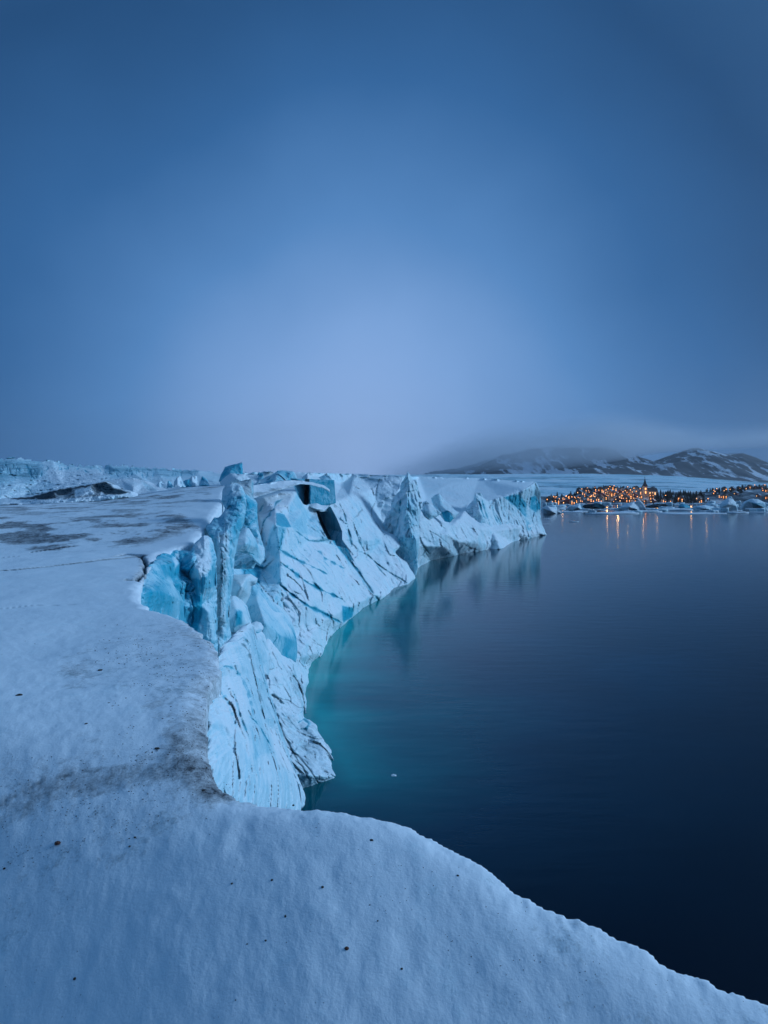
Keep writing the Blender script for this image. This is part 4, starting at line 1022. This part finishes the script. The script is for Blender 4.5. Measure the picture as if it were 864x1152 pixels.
# ---- stones lying on the snow
m_stone = plain('dark_stone', (0.028, 0.024, 0.022), 0.85, 60, 0.5)
m_red = plain('rusty_stone', (0.10, 0.035, 0.02), 0.85, 60, 0.5)
def plateau_point(px, py):
    d = dist_of(px, py)
    return ((px - CX) / F * d, d, H - (py - HY) / F * d)
dg = bpy.context.evaluated_depsgraph_get()
from mathutils.bvhtree import BVHTree
_pl = bpy.data.objects['snow_plateau']
_bvh = BVHTree.FromObject(_pl, dg)
def on_snow(px, py):
    o = Vector((0, 0, H)); d = Vector(((px - CX) / F, 1, -(py - HY) / F)).normalized()
    h = _bvh.ray_cast(o, d)
    return h[0] if h[0] is not None else Vector(plateau_point(px, py))
STONES = [(390, 1067, 2.6, 'roundest dark stone, alone low down right of the snow mound middle', 1), (363, 998, 2.0, 'dark round stone at the right end of the row of three', 0),
          (306, 990, 1.6, 'small dark stone in the middle of the row of three', 0), (261, 994, 1.5, 'tiny dark stone at the left end of the row of three', 0),
          (321, 1031, 1.8, 'pale brown stone standing between the row of three and the pair', 2), (299, 1058, 1.3, 'right stone of the tiny pair beneath the row of three', 0),
          (278, 1062, 1.0, 'left stone of the tiny pair beneath the row of three', 0), (84, 1101, 2.0, 'thin dark stone lying in the lower left corner snow', 0),
          (65, 948, 3.0, 'flat rust-brown stone under the dark debris band at the left edge', 1), (22, 782, 2.6, 'flat dark stone alone on smooth snow at the far left', 0),
          (265, 1125, 0.9, 'tiniest stone, near the bottom edge of the snow mound', 0), (418, 945, 1.7, 'little dark stone just inside the snow rim above the lake', 0),
          (452, 1090, 1.5, 'small dark stone on the right flank of the snow mound', 0), (515, 985, 1.5, 'small grey stone near the snow crest over the lake', 0),
          (229, 889, 1.6, 'small dark stone by the foot of the debris band near the ice slab', 0), (152, 942, 1.2, 'small stone above the left of two specks under the debris band', 0),
          (146, 952, 1.2, 'lower of two specks under the debris band', 0), (97, 814, 1.4, 'lone small stone in clean snow left of the gritty patch', 0),
          (177, 842, 2.2, 'dark stone at the lower edge of the gritty patch', 0), (113, 754, 2.0, 'dark flake lying on the upper left of the gritty patch', 0),
          (330, 906, 1.2, 'dark speck right at the rim under the leaning slab', 0), (416, 1018, 0.9, 'faint grey speck right of the round dark stone above the mound middle', 0),
          (425, 1036, 1.0, 'faint grey speck below another one on the right flank', 0), (5, 977, 1.8, 'dark stone cut by the left edge of the picture', 0)]
for k, (x, y, r, lab, kind) in enumerate(STONES):
    p = on_snow(x, y); sc = r * p.y / F
    V, Fc = ICO3
    st_ = np.array([1.0, 1.0, 0.6]) if kind != 2 else np.array([0.7, 0.7, 1.1])
    if y < 960: st_ = np.array([1.25, 1.6, 0.5])
    v = V * (1 + 0.35 * fbm(V * 1.3 + k * 3.1, 3, 90)[:, None]) * st_ * sc * 0.85
    c, e = chips(V * 1.4 + k, 91); v = v * (1 + 0.18 * c[:, None])
    me = mesh_np('stone', v, Fc, smooth=False)
    o = link('stone', me, m_red if kind == 1 else m_stone); o.location = (p.x, p.y, p.z + sc * 0.05)
    o.rotation_euler = (0, 0, random.uniform(0, 6))
    tag(o, lab, 'stone')
# ---- grit frozen into the surface: far too fine to count
def grit():
    V, Fc = ico(1); allV = []; allF = []
    zones = [([(100, 700), (245, 712), (236, 850), (262, 884), (150, 870), (110, 760)], 900, 0.3, 0.8), ([(0, 850), (260, 850), (270, 890), (120, 960), (0, 980)], 700, 0.25, 0.75),
             ([(330, 905), (520, 960), (600, 1020), (860, 1130), (560, 1150), (380, 990)], 260, 0.25, 0.6), ([(0, 700), (240, 730), (260, 880), (430, 1150), (0, 1150)], 300, 0.2, 0.6)]
    n = 0
    for poly, cnt, a, b in zones:
        xs = [p[0] for p in poly]; ys = [p[1] for p in poly]
        c = 0
        while c < cnt:
            x = random.uniform(min(xs), max(xs)); y = random.uniform(min(ys), max(ys))
            if not inside(np.array([x]), np.array([y]), poly)[0]: continue
            c += 1
            if vnoise(np.array([[x / 22, y / 13, 0]]), 95)[0] < random.uniform(-0.5, 0.35): continue
            p = on_snow(x, y); s_ = random.uniform(a, b) ** 1.3 * p.y / F
            allV.append(V * np.array([s_ * random.uniform(.8, 1.6), s_ * random.uniform(.8, 1.8), s_ * 0.6]) + np.array(p)); allF.append(Fc + n); n += len(V)
    tag(link('grit', mesh_np('grit', np.concatenate(allV), np.concatenate(allF)), m_stone), kind='stuff')
grit()

# ---- drifting ice
m_floe = ice_material('floe_ice', 1.6, 0.5)
m_clear = ice_material('berg_ice', 1.2, 0.6)
def floe_mesh(name, seed, h=0.12, n=26, base=0.16):
    """a flat raft of ice, radius 1, standing h above the water"""
    r_ = np.random.default_rng(seed); V = []; 
    ang = np.linspace(0, 2 * math.pi, n, endpoint=False)
    rad = 1 + 0.30 * np.array([fbm(np.array([[math.cos(a) * 1.3, math.sin(a) * 1.3, seed]]), 4, 101)[0] for a in ang]) * 1.6
    for zz, k in ((-h, 0.96), (0.0, 1.0), (h * 0.75, 0.985), (h, 0.93)):
        for a, r in zip(ang, rad): V.append((math.cos(a) * r * k, math.sin(a) * r * k, zz + (0.3 * h * r_.uniform(-1, 1) if zz > 0 else 0)))
    V.append((0, 0, h * 1.1)); V.append((0, 0, -h))
    Fc = []
    for j in range(3):
        for i in range(n):
            a = j * n + i; b = j * n + (i + 1) % n
            Fc.append((a, b, b + n, a + n))
    for i in range(n):
        Fc.append((3 * n + i, 3 * n + (i + 1) % n, 4 * n)); Fc.append(((i + 1) % n, i, 4 * n + 1))
    me = mesh_np(name, V, Fc, np.tile([base, 0.05, 0], (len(V), 1)), True)
    return me
FM = [floe_mesh('ice_floe', s_, h, base=b) for s_, h, b in ((1, .05, .0), (2, .09, .03), (3, .14, .12), (4, .06, .0), (5, .22, .25))]
for m in FM: m.materials.append(m_floe)
def place(name, me, px, py, wpx, yscale=1.0, zscale=None, rz=None):
    d = W(py); r = wpx / 2 * d / F
    o = bpy.data.objects.new(name, me); COL.objects.link(o); o.location = ((px - CX) / F * d, d, 0)
    o.scale = (r, r * yscale, zscale if zscale else r); o.rotation_euler = (0, 0, rz if rz is not None else random.uniform(-0.25, 0.25))
    return o
G1 = 'low ice floes packed between the open water and the town'
LONG = [(776, 577.6, 78, 'longest low white floe, stretched along the open water below the dark bluff'), (829, 577.0, 24, 'short white floe just in front of the pointed iceberg'),
        (852, 576.4, 20, 'white floe at the right edge beside the green-tinged iceberg'), (722, 575.6, 40, 'wide flat floe below the church'), (640, 576.2, 30, 'white floe nearest the tip of the headland'),
        (690, 577.8, 56, 'wide white floe on the open water edge below the lit houses'), (815, 574.2, 34, 'flat floe left of the pointed iceberg'), (757, 573.6, 38, 'bluish floe under the green-tinged patch of brash'),
        (660, 572.8, 30, 'white floe behind the black ice block'), (622, 573.0, 26, 'white floe touching the shore ice left of the black block')]
for i, (x, y, w, lab) in enumerate(LONG):
    tag(place('ice_floe', FM[i % 2 * 3], x, y, w, 0.35 if w > 50 else 0.55, 9 + 5 * (i % 2)), lab, 'ice floe')
for k in range(190):
    x = random.uniform(612, 905); y = 566.6 + 10.2 * random.random() ** 1.35
    if y > 573.5 and random.random() < 0.4: continue
    me = random.choice(FM); w = random.uniform(4, 20) * (0.6 + 0.5 * (y - 566) / 10)
    tag(place('ice_floe', me, x, y, w, random.uniform(0.5, 1.2), random.uniform(5, 15)), 'low blue-white ice floe in the packed ice between the open water and the town', 'ice floe', G1)
tag(place('ice_floe', FM[1], 645.5, 587.2, 11, 0.5, 4), 'small bright floe alone on open water right of the headland', 'ice floe')
tag(place('ice_floe', FM[0], 613.5, 589.5, 12, 0.5, 2), 'thin flat floe almost touching the tip of the headland', 'ice floe')
tag(place('ice_floe', FM[2], 443, 872.5, 6.5, 0.9, 0.35), 'single little floe drifting on dark water below the calving front', 'ice floe')
tag(place('ice_floe', FM[0], 615, 583.5, 10, 0.5, 2), 'faint flat floe above the one touching the headland tip', 'ice floe')

def berg(name, outline_px, dd, label, base=0.35, mat=None, thick=10, seed=1, cat='iceberg', paint=(), amp=0.8, chip=0.7, inner=()):
    o_ = [(x, y, dd) for x, y in outline_px]
    cxp = sum(p[0] for p in o_) / len(o_); cyp = sum(p[1] for p in o_) / len(o_)
    inn = [(x, y, dd * (1 - f)) for x, y, f in inner] or [(cxp, cyp, dd * 0.985)]
    return piece(name, o_, inn, [], paint, [], base=(base, 0.03, 0) if not isinstance(base, tuple) else base, amp=amp, size=6, chip=chip, step=0.35, seed=seed, mat=mat or m_clear, rnd=1.2, thick=thick, jag=0.2, label=label, cat=cat, soft=0.4)
berg('iceberg', [(810.5, 574.5), (811.5, 571), (812, 567.5), (815, 563.5), (820, 560), (822.5, 558), (824.5, 561), (827.5, 566), (829.5, 570), (830, 575), (820, 576)], 665, 'sharp pointed pale blue iceberg among the floes at the right', 0.16, seed=51, inner=[(819, 567, 0.012)])
berg('iceberg.001', [(834, 573), (836, 568), (840, 563.5), (846, 561), (853, 561.5), (860, 565), (867, 567.5), (870, 572), (866, 574), (850, 573)], 720, 'rounded blue iceberg with a green-dark hollow, at the right edge of the picture', 0.25, seed=52,
     paint=[([(846, 566), (858, 566), (866, 571), (848, 572)], (0.95, 0.1, 0.45), 2.5)])
berg('iceberg.002', [(683, 575), (688, 572.5), (698, 570.5), (705, 566.5), (714, 564), (720, 563), (724, 567), (727, 573), (722, 575.5), (700, 576.5)], 690, 'long sloping blue-white iceberg in front of the church', 0.12, seed=53)
berg('iceberg.003', [(611, 579), (611, 572), (616, 569), (622, 571), (627, 574), (632, 577), (628, 579.2), (618, 580)], 612, 'broken white iceberg heap beside the tip of the headland', 0.05, seed=54)
berg('iceberg.004', [(636, 572.5), (642, 569), (652, 566.5), (660, 567), (664, 571), (656, 574.5), (642, 575)], 700, 'white domed iceberg left of the black ice block', 0.18, seed=55)
berg('iceberg.005', [(762, 574), (764, 569), (768, 566.5), (773, 568), (778, 571), (780, 574.5), (770, 575.5)], 720, 'small teal-green iceberg under the dark bluff', (0.85, 0.1, 0.1), seed=56)
berg('iceberg.006', [(655, 570.5), (658, 567.5), (664, 567), (671, 566), (678, 567.5), (681.5, 570.5), (679, 572.3), (668, 572.8), (658, 572)], 672, 'black dirt-covered ice block floating among white floes', (0.3, 1.0, 0.97), seed=57, cat='ice block', thick=6)
berg('iceberg.007', [(710, 575), (713, 571.5), (717, 573), (718, 576), (713, 576.6)], 640, 'little black ice lump in front of the long sloping iceberg', (0.3, 1.0, 0.97), seed=58, cat='ice block', thick=3)
berg('iceberg.008', [(726, 570), (735, 567), (748, 566.5), (752, 569), (744, 571), (730, 571.5)], 735, 'low dark grey slab of ice right of the long sloping iceberg', (0.4, 0.8, 0.7), seed=59, cat='ice block', thick=6)
berg('iceberg.009', [(775, 574), (782, 569.5), (793, 568), (803, 570), (806, 574.5), (790, 575.8)], 700, 'low blue-grey iceberg between the teal-green one and the pointed one', 0.25, seed=60)

# ================================================================== THE TOWN
m_wall = [plain('wall_ochre', (0.30, 0.17, 0.09), 0.8), plain('wall_red', (0.22, 0.05, 0.04), 0.8), plain('wall_white', (0.5, 0.48, 0.44), 0.8), plain('wall_grey', (0.16, 0.15, 0.15), 0.8)]
m_roof = [plain('roof_snow', (0.42, 0.46, 0.52), 0.8), plain('roof_dark', (0.05, 0.045, 0.05), 0.7)]
m_win = [emit('lit_window_amber', (1.0, 0.36, 0.11), 3.2), emit('lit_window_yellow', (1.0, 0.52, 0.22), 2.2), emit('unlit_window_glow', (0.03, 0.05, 0.09), 0.6)]  # last entry: unlit panes, given a faint blue glow by emission
m_lamp = emit('lamp_glow', (1.0, 0.40, 0.13), 4)
m_dark = plain('dark_metal', (0.03, 0.03, 0.035), 0.6)
def make_house(w, l, h, wm, rm, lit):
    root = empty('house', (0, 0, 0))
    V, Fc = boxv(-w / 2, w / 2, -l / 2, l / 2, -2.5, h)
    V += [(0, -l / 2, h + w * 0.36), (0, l / 2, h + w * 0.36)]; Fc += [(4, 8, 5), (6, 7, 9)]
    fromlists('wall', V, Fc, wm, parent=root)
    e = 0.4; z0 = h - 0.2; z1 = h + w * 0.36 + 0.12; t_ = 0.28
    V = []; 
    for y in (-l / 2 - e, l / 2 + e):
        V += [(-w / 2 - e, y, z0), (0, y, z1), (w / 2 + e, y, z0), (-w / 2 - e, y, z0 + t_), (0, y, z1 + t_), (w / 2 + e, y, z0 + t_)]
    rf = fromlists('roof', V, [(0, 1, 7, 6), (1, 2, 8, 7), (3, 9, 10, 4), (4, 10, 11, 5), (0, 3, 4, 1), (1, 4, 5, 2), (6, 7, 10, 9), (7, 8, 11, 10), (0, 6, 9, 3), (2, 5, 11, 8)], rm, parent=root)
    V, Fc = boxv(w * 0.12, w * 0.12 + 0.7, -0.4, 0.4, h, z1 + 0.9); fromlists('chimney', V, Fc, m_wall[3], parent=rf)
    k = 0
    for zz in ([0.9] if h < 4 else [0.9, 3.6]):
        for xx in (-w * 0.26, w * 0.24):
            V, Fc = boxv(xx - 0.65, xx + 0.65, -l / 2 - 0.08, -l / 2 + 0.05, zz, zz + 1.5)
            fromlists('window', V, Fc, m_win[lit[k % len(lit)]], parent=root); k += 1
    V, Fc = boxv(-0.5, 0.5, -l / 2 - 0.09, -l / 2 + 0.06, 0, 2.1); fromlists('door', V, Fc, m_roof[1], parent=root)
    return root
protos = [make_house(7, 9, 3.2, m_wall[0], m_roof[0], [0, 2]), make_house(8, 8, 6.0, m_wall[2], m_roof[1], [0, 0, 1, 2]), make_house(9, 7, 3.4, m_wall[1], m_roof[0], [1, 2]),
          make_house(7, 8, 6.0, m_wall[3], m_roof[1], [1, 0, 2, 0]), make_house(11, 8, 6.2, m_wall[0], m_roof[1], [0, 1, 0, 0])]
used_p = set()
def ground_z(x, y): return float(shore_z(np.array([x]), np.array([y]))[0])
def put_house(px, d, kind, label, group=None):
    x = (px - CX) / F * d; z = ground_z(x, d)
    if kind in used_p: o = copy_tree(protos[kind])
    else: o = protos[kind]; used_p.add(kind)
    o.location = (x, d, z + 0.3); o.rotation_euler = (0, 0, random.uniform(-0.5, 0.5) + (px - CX) / F * -1); s_ = random.uniform(0.55, 0.85); o.scale = (s_,) * 3
    tag(o, label, 'house', group)
GH = 'houses of the town on the far shore'
HL = ['ochre cottage with amber windows in the town on the far shore', 'white two-storey house with lit windows in the town on the far shore', 'red cottage with a yellow window in the town on the far shore',
      'grey two-storey house with yellow windows in the town on the far shore', 'wide ochre house with rows of amber windows in the town on the far shore']
cnt = 0
spots = []
def try_spot(px, d, gap):
    x = (px - CX) / F * d
    for (a, b) in spots:
        if (a - x) ** 2 + (b - d) ** 2 < gap ** 2: return False
    spots.append((x, d)); return True
for n_, (p0, p1, d0, d1) in ((84, (648, 738, 905, 1010)), (16, (618, 650, 890, 950)), (5, (738, 795, 893, 915)), (20, (800, 880, 915, 1030))):
    c = 0; tries = 0
    while c < n_ and tries < 4000:
        tries += 1
        px = random.uniform(p0, p1); d = random.uniform(d0, d1)
        if abs(px - 725.5) < 4 and 935 < d < 975: continue
        if not try_spot(px, d, 7.8): continue
        k = random.randrange(5); put_house(px, d, k, HL[k], GH + ', ' + HL[k].split(' in the town')[0]); c += 1
# the church
ch = empty('church', ((725.5 - CX) / F * 950, 950, ground_z((725.5 - CX) / F * 950, 950) + 0.5)); tag(ch, 'tall dark church steeple rising over the lit houses of the far town', 'church')
V, Fc = boxv(-2.6, 2.6, -2.6, 2.6, -3, 13.0); tw = fromlists('tower', V, Fc, m_wall[2], parent=ch)
for zz in (4.0, 8.5):
    V, Fc = boxv(-0.8, 0.8, -2.72, -2.55, zz, zz + 2.4); fromlists('window', V, Fc, m_win[0], parent=tw)
V, Fc = boxv(-3.1, 3.1, -3.1, 3.1, 13.0, 13.7); fromlists('cornice', V, Fc, m_dark, parent=ch)
sp_v = [(-2.9, -2.9, 13.7), (2.9, -2.9, 13.7), (2.9, 2.9, 13.7), (-2.9, 2.9, 13.7)] + [(-1.5, -1.5, 17), (1.5, -1.5, 17), (1.5, 1.5, 17), (-1.5, 1.5, 17)] + [(0, 0, 25)]
spire = fromlists('spire', sp_v, [(0, 1, 5, 4), (1, 2, 6, 5), (2, 3, 7, 6), (3, 0, 4, 7), (4, 5, 8), (5, 6, 8), (6, 7, 8), (7, 4, 8)], m_dark, parent=ch)
V, Fc = boxv(-0.12, 0.12, -0.12, 0.12, 24.6, 27); V2, F2 = boxv(-0.8, 0.8, -0.1, 0.1, 25.6, 25.9)
fromlists('cross', V + V2, Fc + [tuple(i + 8 for i in f) for f in F2], m_dark, parent=spire)
V, Fc = boxv(3, 16, -4, 4, -3, 6.5); V += [(3, 0, 10.5), (16, 0, 10.5)]; Fc += [(4, 6, 8), (5, 9, 7)]; fromlists('nave', V, Fc, m_wall[2], parent=ch)
fromlists('nave_roof', [(2.9, -4.5, 6.3), (16.3, -4.5, 6.3), (2.9, 0, 10.9), (16.3, 0, 10.9), (2.9, 4.5, 6.3), (16.3, 4.5, 6.3)], [(0, 1, 3, 2), (2, 3, 5, 4)], m_roof[1], parent=ch)
for xx in (5, 8.5, 12):
    V, Fc = boxv(xx, xx + 1.2, -4.15, -3.98, 1.5, 5); fromlists('window', V, Fc, m_win[1], parent=ch)
# street lamps
def make_lamp():
    r = empty('street_lamp', (0, 0, 0))
    V, Fc = boxv(-0.12, 0.12, -0.12, 0.12, -1, 6); fromlists('pole', V, Fc, m_dark, parent=r)
    V, Fc = ICO3; link('lamp_head', mesh_np('lamp_head', V * np.array([0.55, 0.55, 0.4]) + np.array([0, -0.3, 6.2]), Fc), m_lamp, r)
    return r
lp = make_lamp(); first = True
GL = 'street lamps of the far town'
L_ = [(random.uniform(650, 738), random.uniform(900, 1005)) for _ in range(24)] + [(random.uniform(618, 650), random.uniform(890, 945)) for _ in range(9)] + \
     [(random.uniform(800, 880), random.uniform(895, 1020)) for _ in range(6)] + [(random.uniform(738, 800), random.uniform(890, 925)) for _ in range(3)]
for px, d in L_:
    o = lp if first else copy_tree(lp); first = False
    x = (px - CX) / F * d; o.location = (x, d, ground_z(x, d))
    tag(o, 'street lamp glowing orange among the houses of the far town', 'street lamp', GL)
for px, d, e in ((664, 930, 700), (682, 925, 1500), (694, 930, 2600), (705, 925, 2200), (716, 935, 1800), (722, 938, 1600), (738, 905, 900), (793, 890, 1800), (776, 893, 900), (632, 895, 500), (645, 900, 500)):
    l = bpy.data.lights.new('town_lamp', 'POINT'); l.energy = e * 1.0; l.color = (1.0, 0.50, 0.18); l.shadow_soft_size = 1.0
    o = bpy.data.objects.new('town_lamp', l); COL.objects.link(o); x = (px - CX) / F * d; o.location = (x, d - 4, ground_z(x, d) + 9)
# ---- trees: dark conifers on the bluff
m_leaf = plain('conifer_needles', (0.012, 0.018, 0.016), 0.9, 1.0, 0.4); m_bark = plain('bark', (0.05, 0.035, 0.025), 0.9)
def make_tree(seed):
    rr = random.Random(seed); r = empty('conifer_tree', (0, 0, 0)); h = 11.0
    V = []; Fc = []
    for i in range(6):
        a = i * math.pi / 3; V += [(0.28 * math.cos(a), 0.28 * math.sin(a), -1.5), (0.04 * math.cos(a), 0.04 * math.sin(a), h)]
    for i in range(6): j = (i + 1) % 6; Fc.append((2 * i, 2 * j, 2 * j + 1, 2 * i + 1))
    fromlists('trunk', V, Fc, m_bark, parent=r)
    V = []; Fc = []
    for lvl in range(15):
        z = 1.2 + lvl * (h - 1.0) / 15; R0 = 2.9 * (1 - lvl / 15.5) ** 0.8
        for b in range(11):
            a = rr.uniform(0, 2 * math.pi); L = R0 * rr.uniform(0.55, 1.1); w = 0.28 * L; dz = rr.uniform(-0.5, 0.1) * L * 0.6
            c, s_ = math.cos(a), math.sin(a); n = len(V)
            V += [(0, 0, z + 0.4), (c * L * .6 - s_ * w, s_ * L * .6 + c * w, z + dz * .5), (c * L, s_ * L, z + dz), (c * L * .6 + s_ * w, s_ * L * .6 - c * w, z + dz * .5), (c * L * .55, s_ * L * .55, z + dz * .5 - 0.5)]
            Fc += [(n, n + 1, n + 2, n + 3), (n, n + 1, n + 4), (n + 1, n + 2, n + 4), (n + 2, n + 3, n + 4), (n + 3, n, n + 4)]
    fromlists('crown', V, Fc, m_leaf, parent=r)
    return r
TP = [make_tree(s_) for s_ in (1, 2, 3)]; tu = set(); c = 0
for zone, n_ in (((736, 792, 900, 965), 130), ((648, 720, 992, 1020), 60), ((790, 838, 960, 1040), 40), ((835, 880, 1000, 1045), 26), ((727, 745, 960, 1000), 14), ((618, 648, 955, 990), 8), ((752, 800, 893, 915), 18)):
    for _ in range(n_):
        px = random.uniform(zone[0], zone[1]); d = random.uniform(zone[2], zone[3]); k = random.randrange(3)
        o = copy_tree(TP[k]) if k in tu else TP[k]; tu.add(k)
        x = (px - CX) / F * d; s_ = random.uniform(0.35, 0.75) * (0.7 if zone[0] == 752 else 1)
        o.location = (x, d, ground_z(x, d)); o.scale = (s_ * 1.3, s_ * 1.3, s_); o.rotation_euler = (0, 0, random.uniform(0, 6))
        tag(o, 'dark conifer on the shore around the far town', 'tree', 'dark conifers around the far town')
